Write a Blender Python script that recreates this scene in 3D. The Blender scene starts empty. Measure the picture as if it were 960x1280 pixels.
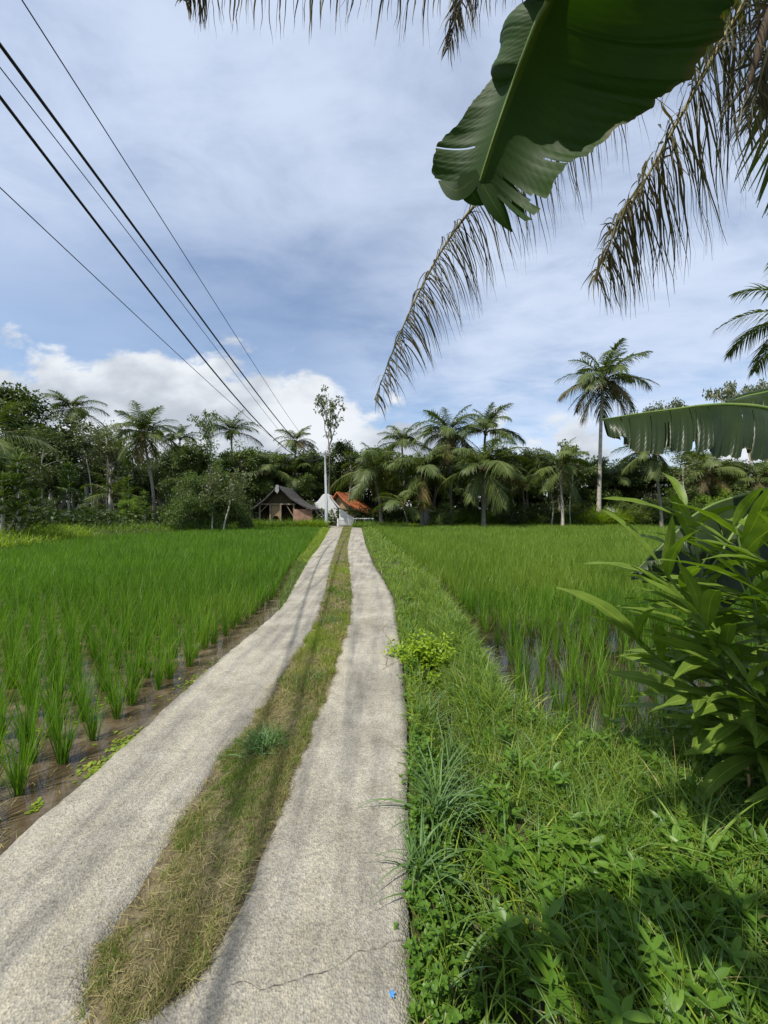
import bpy, math, random
import numpy as np
from mathutils import Vector, Matrix
R = np.random.default_rng(7)
random.seed(7)
scene = bpy.context.scene
COL = scene.collection
FPX, CX, CY, CAMZ = 469.0, 480.0, 640.0, 1.6
def P(px, py, Y):
    return np.array([(px-CX)/FPX*Y, Y, CAMZ-(py-CY)/FPX*Y])
rad = math.radians

# ------------------------------------------------------------------ materials
def newmat(name):
    m = bpy.data.materials.new(name); m.use_nodes = True
    nt = m.node_tree
    for n in list(nt.nodes): nt.nodes.remove(n)
    out = nt.nodes.new('ShaderNodeOutputMaterial')
    return m, nt, out
def N(nt, t, **k):
    n = nt.nodes.new(t)
    for a, v in k.items():
        if a == 'inp':
            for kk, vv in v.items(): n.inputs[kk].default_value = vv
        else: setattr(n, a, v)
    return n
def L(nt, a, b): nt.links.new(a, b)
def rgb(c): return (c[0], c[1], c[2], 1)
def ramp(nt, stops, fac=None):
    r = N(nt, 'ShaderNodeValToRGB'); cr = r.color_ramp
    while len(cr.elements) < len(stops): cr.elements.new(.5)
    for e, (p, c) in zip(cr.elements, stops): e.position = p; e.color = rgb(c)
    if fac is not None: L(nt, fac, r.inputs[0])
    return r
def leafmat(name, stops, trans=.32, rough=.45, nscale=3.0, spec=.35, tcol=None, vein=None, ramt=.5):
    """two-sided leaf: principled + translucent, tone varied per leaf, per plant and by a broad noise"""
    m, nt, out = newmat(name)
    geo = N(nt, 'ShaderNodeNewGeometry'); oi = N(nt, 'ShaderNodeObjectInfo')
    tc = N(nt, 'ShaderNodeTexCoord')
    no = N(nt, 'ShaderNodeTexNoise', inp={'Scale': nscale, 'Detail': 3.0}); L(nt, geo.outputs['Position'], no.inputs['Vector'])
    a = N(nt, 'ShaderNodeMath', operation='MULTIPLY_ADD'); L(nt, geo.outputs['Random Per Island'], a.inputs[0]); a.inputs[1].default_value = ramt; 
    b = N(nt, 'ShaderNodeMath', operation='MULTIPLY_ADD'); L(nt, no.outputs[0], b.inputs[0]); b.inputs[1].default_value = .9; b.inputs[2].default_value = -.3
    L(nt, b.outputs[0], a.inputs[2])
    c = N(nt, 'ShaderNodeMath', operation='MULTIPLY_ADD'); L(nt, oi.outputs['Random'], c.inputs[0]); c.inputs[1].default_value = .25; L(nt, a.outputs[0], c.inputs[2])
    r = ramp(nt, stops, c.outputs[0])
    col = r.outputs[0]
    p = N(nt, 'ShaderNodeBsdfPrincipled', inp={'Roughness': rough, 'Specular IOR Level': spec})
    L(nt, col, p.inputs['Base Color'])
    t = N(nt, 'ShaderNodeBsdfTranslucent')
    hs = N(nt, 'ShaderNodeMixRGB', blend_type='MULTIPLY'); hs.inputs[0].default_value = 1
    L(nt, col, hs.inputs[1]); hs.inputs[2].default_value = rgb(tcol or (1.35, 1.5, .5))
    L(nt, hs.outputs[0], t.inputs['Color'])
    mx = N(nt, 'ShaderNodeMixShader'); mx.inputs[0].default_value = trans
    L(nt, p.outputs[0], mx.inputs[1]); L(nt, t.outputs[0], mx.inputs[2]); L(nt, mx.outputs[0], out.inputs[0])
    return m
def veinleaf(name, c1, c2, trans, scale_uv, rough=.38, edge=None):
    """broad leaf with parallel side veins, laid out on the leaf's own UVs (u across, v along)"""
    m, nt, out = newmat(name)
    uv = N(nt, 'ShaderNodeTexCoord')
    sp = N(nt, 'ShaderNodeSeparateXYZ'); L(nt, uv.outputs['UV'], sp.inputs[0])
    # v - |u|*k so that veins slant forward
    ab = N(nt, 'ShaderNodeMath', operation='ABSOLUTE'); L(nt, sp.outputs[0], ab.inputs[0])
    sl = N(nt, 'ShaderNodeMath', operation='MULTIPLY_ADD'); L(nt, ab.outputs[0], sl.inputs[0]); sl.inputs[1].default_value = -.10; L(nt, sp.outputs[1], sl.inputs[2])
    w = N(nt, 'ShaderNodeMath', operation='MULTIPLY'); L(nt, sl.outputs[0], w.inputs[0]); w.inputs[1].default_value = scale_uv
    s = N(nt, 'ShaderNodeMath', operation='SINE'); L(nt, w.outputs[0], s.inputs[0])
    no = N(nt, 'ShaderNodeTexNoise', inp={'Scale': 5.0, 'Detail': 5.0}); L(nt, uv.outputs['Object'], no.inputs['Vector'])
    f = N(nt, 'ShaderNodeMath', operation='MULTIPLY_ADD'); L(nt, s.outputs[0], f.inputs[0]); f.inputs[1].default_value = .05
    n2 = N(nt, 'ShaderNodeMath', operation='MULTIPLY_ADD'); L(nt, no.outputs[0], n2.inputs[0]); n2.inputs[1].default_value = 1.5; n2.inputs[2].default_value = -.28
    L(nt, n2.outputs[0], f.inputs[2])
    r = ramp(nt, [(0, c1), (1, c2)], f.outputs[0])
    col = r.outputs[0]
    # pale midrib
    mr = N(nt, 'ShaderNodeMapRange', inp={'From Min': .0, 'From Max': .045, 'To Min': 1.0, 'To Max': 0.0}); L(nt, ab.outputs[0], mr.inputs[0])
    mm = N(nt, 'ShaderNodeMixRGB'); L(nt, mr.outputs[0], mm.inputs[0]); L(nt, col, mm.inputs[1]); mm.inputs[2].default_value = rgb((c2[0]*2.2+.03, c2[1]*1.7+.03, c2[2]*1.8+.01))
    col = mm.outputs[0]
    if edge:
        er = N(nt, 'ShaderNodeMath', operation='MULTIPLY_ADD'); L(nt, no.outputs[0], er.inputs[0]); er.inputs[1].default_value = .35; L(nt, ab.outputs[0], er.inputs[2])
        e2 = N(nt, 'ShaderNodeMapRange', inp={'From Min': 1.16, 'From Max': 1.24, 'To Min': 0., 'To Max': .8}); L(nt, er.outputs[0], e2.inputs[0])
        e3 = N(nt, 'ShaderNodeMixRGB'); L(nt, e2.outputs[0], e3.inputs[0]); L(nt, col, e3.inputs[1]); e3.inputs[2].default_value = rgb(edge); col = e3.outputs[0]
    p = N(nt, 'ShaderNodeBsdfPrincipled', inp={'Roughness': rough, 'Specular IOR Level': .22}); L(nt, col, p.inputs['Base Color'])
    bp = N(nt, 'ShaderNodeBump', inp={'Strength': .07, 'Distance': .003}); L(nt, s.outputs[0], bp.inputs['Height']); L(nt, bp.outputs[0], p.inputs['Normal'])
    t = N(nt, 'ShaderNodeBsdfTranslucent')
    hs = N(nt, 'ShaderNodeMixRGB', blend_type='MULTIPLY'); hs.inputs[0].default_value = 1
    L(nt, col, hs.inputs[1]); hs.inputs[2].default_value = (1.3, 1.55, .35, 1); L(nt, hs.outputs[0], t.inputs['Color'])
    mx = N(nt, 'ShaderNodeMixShader'); mx.inputs[0].default_value = trans
    L(nt, p.outputs[0], mx.inputs[1]); L(nt, t.outputs[0], mx.inputs[2]); L(nt, mx.outputs[0], out.inputs[0])
    return m
def noisemat(name, stops, scale, rough=.85, bump=.3, bscale=None, dist=.02, detail=8, spec=.25, stretch=None, metallic=0):
    m, nt, out = newmat(name)
    tc = N(nt, 'ShaderNodeTexCoord'); v = tc.outputs['Object']
    if stretch:
        mp = N(nt, 'ShaderNodeMapping'); mp.inputs['Scale'].default_value = stretch; L(nt, v, mp.inputs[0]); v = mp.outputs[0]
    no = N(nt, 'ShaderNodeTexNoise', inp={'Scale': scale, 'Detail': detail, 'Roughness': .6}); L(nt, v, no.inputs['Vector'])
    r = ramp(nt, stops, no.outputs[0])
    p = N(nt, 'ShaderNodeBsdfPrincipled', inp={'Roughness': rough, 'Specular IOR Level': spec, 'Metallic': metallic}); L(nt, r.outputs[0], p.inputs['Base Color'])
    n2 = N(nt, 'ShaderNodeTexNoise', inp={'Scale': bscale or scale*4, 'Detail': 6.0}); L(nt, v, n2.inputs['Vector'])
    bp = N(nt, 'ShaderNodeBump', inp={'Strength': bump, 'Distance': dist}); L(nt, n2.outputs[0], bp.inputs['Height']); L(nt, bp.outputs[0], p.inputs['Normal'])
    L(nt, p.outputs[0], out.inputs[0])
    return m
def concrete():
    m, nt, out = newmat('concrete')
    tc = N(nt, 'ShaderNodeTexCoord'); v = tc.outputs['Object']
    vo = N(nt, 'ShaderNodeTexVoronoi', inp={'Scale': 125.0, 'Randomness': 1.0}); L(nt, v, vo.inputs['Vector'])
    no = N(nt, 'ShaderNodeTexNoise', inp={'Scale': 60.0, 'Detail': 8.0, 'Roughness': .75}); L(nt, v, no.inputs['Vector'])
    big = N(nt, 'ShaderNodeTexNoise', inp={'Scale': 1.6, 'Detail': 5.0, 'Roughness': .6}); L(nt, v, big.inputs['Vector'])
    med = N(nt, 'ShaderNodeTexNoise', inp={'Scale': 9.0, 'Detail': 6.0, 'Roughness': .65}); L(nt, v, med.inputs['Vector'])
    base = ramp(nt, [(.3, (.265, .252, .212)), (.5, (.365, .35, .302)), (.68, (.44, .425, .37))], big.outputs[0])
    grit = ramp(nt, [(.36, (.30, .28, .25)), (.5, (.88, .86, .82)), (.62, (1.25, 1.22, 1.15))], no.outputs[0])
    m1 = N(nt, 'ShaderNodeMixRGB', blend_type='MULTIPLY'); m1.inputs[0].default_value = .5; L(nt, base.outputs[0], m1.inputs[1]); L(nt, grit.outputs[0], m1.inputs[2])
    peb = ramp(nt, [(0, (.72, .70, .68)), (.5, (1, .98, .94)), (1, (1.18, 1.12, 1.0))])
    sx = N(nt, 'ShaderNodeSeparateColor'); L(nt, vo.outputs['Color'], sx.inputs[0]); L(nt, sx.outputs[0], peb.inputs[0])
    m2 = N(nt, 'ShaderNodeMixRGB', blend_type='MULTIPLY'); m2.inputs[0].default_value = .8; L(nt, m1.outputs[0], m2.inputs[1]); L(nt, peb.outputs[0], m2.inputs[2])
    st = ramp(nt, [(.36, (.78, .77, .74)), (.52, (1, 1, 1)), (.7, (1.12, 1.1, 1.06))], med.outputs[0])
    m3 = N(nt, 'ShaderNodeMixRGB', blend_type='MULTIPLY'); m3.inputs[0].default_value = .75; L(nt, m2.outputs[0], m3.inputs[1]); L(nt, st.outputs[0], m3.inputs[2])
    mp = N(nt, 'ShaderNodeMapping'); mp.inputs['Scale'].default_value = (5, .45, 1); L(nt, v, mp.inputs[0])
    sn = N(nt, 'ShaderNodeTexNoise', inp={'Scale': 1.0, 'Detail': 5.0, 'Roughness': .6}); L(nt, mp.outputs[0], sn.inputs['Vector'])
    sr = ramp(nt, [(.36, (.62, .63, .66)), (.52, (.97, .97, .97)), (.7, (1.08, 1.06, 1.0))], sn.outputs[0])
    m4 = N(nt, 'ShaderNodeMixRGB', blend_type='MULTIPLY'); m4.inputs[0].default_value = .95; L(nt, m3.outputs[0], m4.inputs[1]); L(nt, sr.outputs[0], m4.inputs[2]); m3 = m4
    p = N(nt, 'ShaderNodeBsdfPrincipled', inp={'Roughness': .9, 'Specular IOR Level': .2}); L(nt, m3.outputs[0], p.inputs['Base Color'])
    ad = N(nt, 'ShaderNodeMath', operation='ADD'); L(nt, vo.outputs['Distance'], ad.inputs[0]); L(nt, no.outputs[0], ad.inputs[1])
    bp = N(nt, 'ShaderNodeBump', inp={'Strength': .75, 'Distance': .006}); L(nt, ad.outputs[0], bp.inputs['Height'])
    b2 = N(nt, 'ShaderNodeBump', inp={'Strength': .12, 'Distance': .02}); L(nt, med.outputs[0], b2.inputs['Height']); L(nt, bp.outputs[0], b2.inputs['Normal'])
    L(nt, b2.outputs[0], p.inputs['Normal']); L(nt, p.outputs[0], out.inputs[0])
    return m
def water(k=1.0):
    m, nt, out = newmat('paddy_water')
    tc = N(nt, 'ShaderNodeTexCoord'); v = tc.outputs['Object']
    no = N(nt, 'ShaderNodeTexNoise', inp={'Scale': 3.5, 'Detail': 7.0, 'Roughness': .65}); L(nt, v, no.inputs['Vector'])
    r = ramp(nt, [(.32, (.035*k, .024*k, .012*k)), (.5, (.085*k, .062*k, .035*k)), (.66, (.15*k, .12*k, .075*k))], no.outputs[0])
    p = N(nt, 'ShaderNodeBsdfPrincipled', inp={'Roughness': .03, 'IOR': 1.33, 'Specular IOR Level': .65}); L(nt, r.outputs[0], p.inputs['Base Color'])
    n2 = N(nt, 'ShaderNodeTexNoise', inp={'Scale': 9.0, 'Detail': 3.0}); L(nt, v, n2.inputs['Vector'])
    bp = N(nt, 'ShaderNodeBump', inp={'Strength': .06, 'Distance': .02}); L(nt, n2.outputs[0], bp.inputs['Height']); L(nt, bp.outputs[0], p.inputs['Normal'])
    L(nt, p.outputs[0], out.inputs[0]); return m

M = {}
M['rice'] = leafmat('rice_leaf', [(0, (.050, .110, .008)), (.45, (.095, .20, .014)), (.8, (.16, .285, .026)), (1, (.26, .34, .05))], trans=.4, rough=.5, nscale=.6)
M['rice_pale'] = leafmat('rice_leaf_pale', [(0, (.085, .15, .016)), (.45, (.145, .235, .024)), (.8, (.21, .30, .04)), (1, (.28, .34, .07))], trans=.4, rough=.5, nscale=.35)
M['rice_dry'] = leafmat('rice_leaf_dry', [(0, (.12, .11, .03)), (1, (.32, .27, .12))], trans=.2, rough=.6)
M['grass'] = leafmat('verge_grass', [(0, (.06, .105, .012)), (.4, (.115, .19, .02)), (.75, (.17, .27, .035)), (1, (.25, .33, .07))], trans=.38, rough=.5, nscale=2.2)
M['grass_lime'] = leafmat('grass_lime', [(0, (.12, .19, .015)), (.5, (.22, .31, .025)), (1, (.38, .42, .06))], trans=.4, rough=.5, nscale=4)
M['grass_blue'] = leafmat('grass_blue', [(0, (.06, .12, .035)), (.5, (.11, .20, .06)), (1, (.20, .29, .11))], trans=.3, rough=.45, nscale=4)
M['straw'] = leafmat('straw', [(0, (.16, .13, .045)), (.5, (.30, .26, .10)), (1, (.48, .42, .22))], trans=.2, rough=.7, nscale=4, tcol=(1.1, 1.0, .6))
M['weed'] = leafmat('weed_leaf', [(0, (.055, .12, .012)), (.5, (.10, .20, .02)), (1, (.19, .30, .04))], trans=.35, rough=.4, nscale=3)
M['bush_lime'] = leafmat('bush_lime', [(0, (.13, .21, .012)), (.5, (.26, .37, .02)), (1, (.42, .50, .035))], trans=.4, rough=.45, nscale=6)
M['palm'] = leafmat('palm_leaflet', [(0, (.040, .060, .014)), (.4, (.075, .108, .022)), (.8, (.13, .165, .036)), (1, (.21, .23, .07))], trans=.25, rough=.5, nscale=.5, spec=.3, ramt=.35)
M['palm_dry'] = leafmat('palm_leaflet_dry', [(0, (.05, .042, .016)), (.5, (.11, .092, .032)), (1, (.25, .19, .06))], trans=.25, rough=.6, nscale=.5)
M['frond_near'] = leafmat('withered_leaflet', [(0, (.020, .018, .009)), (.4, (.045, .040, .016)), (.7, (.085, .078, .026)), (1, (.19, .155, .07))], trans=.25, rough=.55, nscale=1.6, tcol=(1.3, 1.1, .4))
M['rachis'] = noisemat('palm_rib', [(.3, (.14, .13, .05)), (.7, (.26, .22, .09))], 3, rough=.6)
M['tree_dark'] = leafmat('tree_leaf_dark', [(0, (.030, .046, .011)), (.5, (.062, .092, .020)), (1, (.125, .16, .036))], trans=.2, rough=.5, nscale=.25, ramt=.4)
M['tree_mid'] = leafmat('tree_leaf_mid', [(0, (.042, .064, .014)), (.5, (.085, .125, .024)), (1, (.16, .20, .045))], trans=.25, rough=.5, nscale=.3, ramt=.4)
M['tree_light'] = leafmat('tree_leaf_light', [(0, (.045, .08, .02)), (.5, (.09, .14, .03)), (1, (.17, .22, .055))], trans=.3, rough=.5, nscale=.4, ramt=.45)
M['tree_olive'] = leafmat('tree_leaf_olive', [(0, (.06, .075, .03)), (.5, (.11, .13, .05)), (1, (.19, .20, .085))], trans=.3, rough=.5, nscale=.3, ramt=.4)
M['tree_bright'] = leafmat('tree_leaf_bright', [(0, (.10, .17, .02)), (.5, (.17, .26, .03)), (1, (.27, .34, .05))], trans=.35, rough=.5, nscale=.6, ramt=.4)
M['bark'] = noisemat('bark', [(.3, (.09, .075, .055)), (.7, (.24, .21, .17))], 3, stretch=(1, 1, .25), bump=.6, dist=.05)
M['bark_pale'] = noisemat('bark_pale', [(.3, (.30, .28, .22)), (.7, (.52, .49, .42))], 2.5, stretch=(1, 1, .4), bump=.4, dist=.03)
M['palm_bark'] = noisemat('palm_bark', [(.3, (.22, .20, .16)), (.55, (.42, .39, .33)), (.75, (.55, .52, .46))], 1.2, stretch=(.6, .6, 6), bump=.6, dist=.03)
M['palm_bark_grey'] = noisemat('palm_bark_grey', [(.3, (.10, .09, .07)), (.55, (.20, .185, .15)), (.75, (.30, .28, .24))], 1.2, stretch=(.6, .6, 6), bump=.6, dist=.03)
M['coconut'] = noisemat('coconut_husk', [(.3, (.12, .07, .02)), (.7, (.36, .20, .05))], 2)
M['fibre'] = noisemat('palm_fibre', [(.3, (.06, .045, .025)), (.7, (.20, .15, .08))], 4, bump=.8)
M['concrete'] = concrete()
M['crack'] = noisemat('crack', [(.3, (.06, .05, .04)), (.7, (.13, .11, .08))], 20, bump=.1)
M['blue_paint'] = noisemat('blue_paint', [(.35, (.03, .16, .45)), (.7, (.12, .35, .62))], 50, rough=.6, bump=.3, dist=.003)
M['water'] = water(); M['water_shaded'] = water(.35)  # second one is a darker copy, the right paddy's shade put into its colour
M['soil'] = noisemat('soil', [(.3, (.055, .045, .022)), (.5, (.13, .105, .055)), (.7, (.24, .20, .12))], 14, bump=1.0, dist=.02, bscale=60)
M['mud'] = noisemat('bank_soil', [(.3, (.022, .022, .010)), (.5, (.045, .042, .018)), (.7, (.08, .075, .03))], 3, bump=.8, dist=.04)
M['banana'] = veinleaf('banana_leaf', (.012, .036, .003), (.032, .072, .006), .26, 420, rough=.6, edge=(.13, .085, .03))  # green lowered so shade from the fronds above sits in the colour
M['banana_old_shaded'] = veinleaf('banana_leaf_old_shaded', (.012, .024, .007), (.032, .050, .014), .14, 520, rough=.36, edge=(.30, .19, .08))  # aged leaf; albedo also lowered to put the shade it hangs in into the colour
M['ginger'] = veinleaf('ginger_leaf', (.085, .145, .020), (.18, .26, .04), .34, 260, rough=.4)
M['ginger_young'] = veinleaf('ginger_leaf_young', (.16, .27, .015), (.28, .40, .04), .42, 260, rough=.4)
M['petiole'] = noisemat('petiole', [(.3, (.10, .17, .035)), (.7, (.17, .24, .06))], 8, rough=.45, bump=.1)
M['pseudostem'] = noisemat('pseudostem', [(.3, (.10, .07, .03)), (.5, (.20, .20, .07)), (.7, (.36, .26, .13))], 4, stretch=(1, 1, .3), rough=.5)
M['dry_sheath'] = noisemat('dry_sheath', [(.3, (.12, .055, .02)), (.7, (.40, .24, .10))], 6, stretch=(1, 1, .3), rough=.7, bump=.5)
M['sheath_pale'] = noisemat('sheath_pale', [(.3, (.62, .36, .18)), (.7, (.80, .52, .30))], 6, rough=.7)
M['pole'] = noisemat('painted_steel', [(.3, (.30, .32, .33)), (.7, (.42, .44, .45))], 3, rough=.45, bump=.1)
M['wire'] = noisemat('cable_black', [(.3, (.012, .012, .012)), (.7, (.03, .03, .03))], 3, rough=.55, bump=.05)
M['ceramic'] = noisemat('ceramic', [(.3, (.30, .26, .22)), (.7, (.45, .40, .36))], 3, rough=.3, bump=.05)
M['thatch'] = noisemat('dark_shingles', [(.3, (.03, .028, .027)), (.5, (.07, .065, .06)), (.7, (.15, .14, .13))], 3, stretch=(1, 4, 4), bump=.8, dist=.05)
M['timber'] = noisemat('weathered_timber', [(.3, (.16, .12, .08)), (.7, (.36, .29, .20))], 4, stretch=(3, 3, .6), bump=.4)
M['timber_dark'] = noisemat('old_dark_timber', [(.3, (.04, .028, .018)), (.7, (.12, .085, .05))], 4, stretch=(3, 3, .6), bump=.4)
M['bamboo'] = noisemat('bamboo_panel', [(.3, (.20, .13, .07)), (.7, (.40, .28, .16))], 5, stretch=(4, 4, 1), bump=.4)
M['white_wall'] = noisemat('white_plaster', [(.3, (.66, .66, .63)), (.7, (.82, .82, .80))], 1.5, rough=.8, bump=.1)
M['iron_grey'] = noisemat('grey_iron', [(.3, (.22, .22, .22)), (.7, (.36, .36, .35))], 2, rough=.6, bump=.1)
def brickmat(name, c1, c2, mortar, scale, bw=.5, rh=.25, rough=.85):
    m, nt, out = newmat(name)
    tc = N(nt, 'ShaderNodeTexCoord')
    mp = N(nt, 'ShaderNodeMapping'); mp.inputs['Rotation'].default_value = (rad(90), 0, 0); L(nt, tc.outputs['Object'], mp.inputs[0])
    b = N(nt, 'ShaderNodeTexBrick', inp={'Scale': scale, 'Brick Width': bw, 'Row Height': rh, 'Mortar Size': .02}); L(nt, mp.outputs[0], b.inputs['Vector'])
    b.inputs['Color1'].default_value = rgb(c1); b.inputs['Color2'].default_value = rgb(c2); b.inputs['Mortar'].default_value = rgb(mortar)
    no = N(nt, 'ShaderNodeTexNoise', inp={'Scale': 2.0, 'Detail': 5.0}); L(nt, tc.outputs['Object'], no.inputs['Vector'])
    r = ramp(nt, [(.3, (.6, .6, .6)), (.7, (1.2, 1.2, 1.2))], no.outputs[0])
    mx = N(nt, 'ShaderNodeMixRGB', blend_type='MULTIPLY'); mx.inputs[0].default_value = 1; L(nt, b.outputs[0], mx.inputs[1]); L(nt, r.outputs[0], mx.inputs[2])
    p = N(nt, 'ShaderNodeBsdfPrincipled', inp={'Roughness': rough}); L(nt, mx.outputs[0], p.inputs['Base Color'])
    bp = N(nt, 'ShaderNodeBump', inp={'Strength': .5, 'Distance': .02}); L(nt, b.outputs['Fac'], bp.inputs['Height']); bp.invert = True; L(nt, bp.outputs[0], p.inputs['Normal'])
    L(nt, p.outputs[0], out.inputs[0]); return m
M['brick'] = brickmat('brick_wall', (.34, .14, .08), (.45, .22, .14), (.35, .30, .25), 4)
M['tile'] = brickmat('orange_roof_tiles', (.50, .13, .04), (.62, .20, .07), (.22, .07, .03), 5, .4, .35, .7)

# ------------------------------------------------------------------ mesh building
class G:
    def __init__(s): s.V = []; s.F = []; s.K = []; s.I = []; s.U = []; s.n = 0; s.uv = False
    def add(s, V, F, m=0, uv=None):
        V = np.asarray(V, float).reshape(-1, 3); F = np.asarray(F, int)
        s.V.append(V); s.F.append((F+s.n).ravel()); s.K.append(np.full(len(F), F.shape[1])); s.I.append(np.full(len(F), m) if np.isscalar(m) else np.asarray(m))
        s.U.append(np.zeros((len(V), 2)) if uv is None else np.asarray(uv, float).reshape(-1, 2))
        if uv is not None: s.uv = True
        s.n += len(V); return s
    def build(s, name, mats, parent=None, smooth=True, loc=None):
        V = np.concatenate(s.V); F = np.concatenate(s.F); K = np.concatenate(s.K); I = np.concatenate(s.I)
        me = bpy.data.meshes.new(name)
        me.vertices.add(len(V)); me.loops.add(len(F)); me.polygons.add(len(K))
        if loc is not None: V = V-np.asarray(loc)
        me.vertices.foreach_set('co', V.astype(np.float32).ravel())
        me.loops.foreach_set('vertex_index', F.astype(np.int32))
        st = np.concatenate([[0], np.cumsum(K)[:-1]]).astype(np.int32)
        me.polygons.foreach_set('loop_start', st)
        me.polygons.foreach_set('material_index', I.astype(np.int32))
        me.polygons.foreach_set('use_smooth', np.full(len(K), smooth))
        if s.uv:
            U = np.concatenate(s.U)[F]
            ul = me.uv_layers.new(name='UVMap'); ul.data.foreach_set('uv', U.astype(np.float32).ravel())
        for k in (mats if isinstance(mats, (list, tuple)) else [mats]): me.materials.append(M[k])
        me.update(calc_edges=True); me.validate()
        o = bpy.data.objects.new(name, me); COL.objects.link(o)
        if parent is not None: o.parent = parent
        if loc is not None: o.location = loc
        return o
    # primitives
    def box(s, x0, x1, y0, y1, z0, z1, m=0):
        v = [(x, y, z) for z in (z0, z1) for y in (y0, y1) for x in (x0, x1)]
        return s.add(v, [(0, 2, 3, 1), (4, 5, 7, 6), (0, 1, 5, 4), (2, 6, 7, 3), (0, 4, 6, 2), (1, 3, 7, 5)], m)
    def prism(s, poly, y0, y1, m=0):
        """polygon in x,z extruded along y"""
        n = len(poly)
        v = [(x, y0, z) for x, z in poly]+[(x, y1, z) for x, z in poly]
        b = s.n
        s.add(v, [(i, (i+1) % n, (i+1) % n+n, i+n) for i in range(n)], m)
        s.add(v, [list(range(n))], m); s.add(v, [list(range(2*n-1, n-1, -1))], m)
        return s
    def tube(s, pts, r, sides=8, m=0, cap=True):
        pts = np.asarray(pts, float); n = len(pts); r = np.broadcast_to(np.asarray(r, float), (n,))
        T = np.gradient(pts, axis=0); T /= np.linalg.norm(T, axis=1)[:, None]+1e-9
        ref = np.array([0, 0, 1.]) if abs(T[0][2]) < .9 else np.array([1., 0, 0])
        A = np.cross(T, ref); A /= np.linalg.norm(A, axis=1)[:, None]+1e-9; B = np.cross(T, A)
        a = np.arange(sides)/sides*2*np.pi
        V = pts[:, None]+r[:, None, None]*(A[:, None]*np.cos(a)[None, :, None]+B[:, None]*np.sin(a)[None, :, None])
        i = np.arange(n-1)[:, None]*sides; j = np.arange(sides)[None]; k = (j+1) % sides
        F = np.stack([i+j, i+k, i+sides+k, i+sides+j], -1).reshape(-1, 4)
        s.add(V, F, m)
        if cap: s.add(V[-1], [list(range(sides))], m); s.add(V[0], [list(range(sides))[::-1]], m)
        return s
    def ribbons(s, C, W, m=0, fold=None, uv=False):
        """C, W: (N,S,3) centre lines and half-width vectors; fold: (N,S,3) offset of the middle"""
        n, S = C.shape[:2]
        if fold is None:
            V = np.stack([C-W, C+W], 2); c = 2
        else:
            V = np.stack([C-W, C+fold, C+W], 2); c = 3
        base = (np.arange(n)*S*c)[:, None, None]; i = (np.arange(S-1)*c)[None, :, None]; j = np.arange(c-1)[None, None]
        a = base+i+j
        F = np.stack([a, a+1, a+c+1, a+c], -1)
        mm = m if np.isscalar(m) else np.repeat(np.asarray(m), (S-1)*(c-1))
        U = None
        if uv:
            u = np.array([-1., 1.]) if c == 2 else np.array([-1., 0, 1.])
            U = np.zeros((n, S, c, 2)); U[..., 0] = u; U[..., 1] = (np.arange(S)/(S-1))[None, :, None]
        return s.add(V, F.reshape(-1, 4), mm, U)
    def kites(s, C, D, W, NRM=None, m=0):
        """leaves as small folded diamonds: C base, D length vector, W half-width vector"""
        n = len(C)
        V = np.stack([C, C+D*.45+W, C+D, C+D*.45-W], 1)
        F = np.arange(n*4).reshape(n, 4)
        return s.add(V, F, m)

def paths(base, az, Ln, lean, curve, S, tw=None, tip=.12, prof='blade', W=.004):
    n = len(base); t = np.linspace(0, 1, S)
    th = lean[:, None]+curve[:, None]*((t[:-1]+t[1:])/2)[None]
    st = (Ln/(S-1))[:, None]
    h = np.concatenate([np.zeros((n, 1)), np.cumsum(np.sin(th)*st, 1)], 1); z = np.concatenate([np.zeros((n, 1)), np.cumsum(np.cos(th)*st, 1)], 1)
    ca, sa = np.cos(az)[:, None], np.sin(az)[:, None]
    C = base[:, None]+np.stack([ca*h, sa*h, z], -1)
    T = np.gradient(C, axis=1); T /= np.linalg.norm(T, axis=2)[..., None]+1e-9
    side = np.stack([-np.sin(az), np.cos(az), np.zeros(n)], -1)[:, None]*np.ones((1, S, 1))
    nn = np.cross(T, side)
    if tw is None: tw = R.normal(0, .6, n)
    D = side*np.cos(tw)[:, None, None]+nn*np.sin(tw)[:, None, None]
    if prof == 'blade': p = np.maximum(1-t**1.6, tip)*np.minimum(.55+t*2, 1)
    else: p = np.maximum(np.sin(np.pi*np.clip(t*.94+.05, 0, 1))**.8, .04)
    Wd = D*(p[None]*np.broadcast_to(W, (n,))[:, None])[..., None]
    return C, Wd, nn
def U_(a, b, n): return R.uniform(a, b, n)

def tag(o, label=None, cat=None, group=None, kind=None):
    if label: o['label'] = label
    if cat: o['category'] = cat
    if group: o['group'] = group
    if kind: o['kind'] = kind
    return o
def empty(name, loc=(0, 0, 0), rz=0):
    o = bpy.data.objects.new(name, None); COL.objects.link(o); o.location = loc; o.rotation_euler = (0, 0, rz)
    o.empty_display_size = .2
    return o
def copy_tree(o, parent=None):
    c = o.copy(); COL.objects.link(c); c.parent = parent
    for ch in list(o.children): copy_tree(ch, c)
    return c

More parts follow.
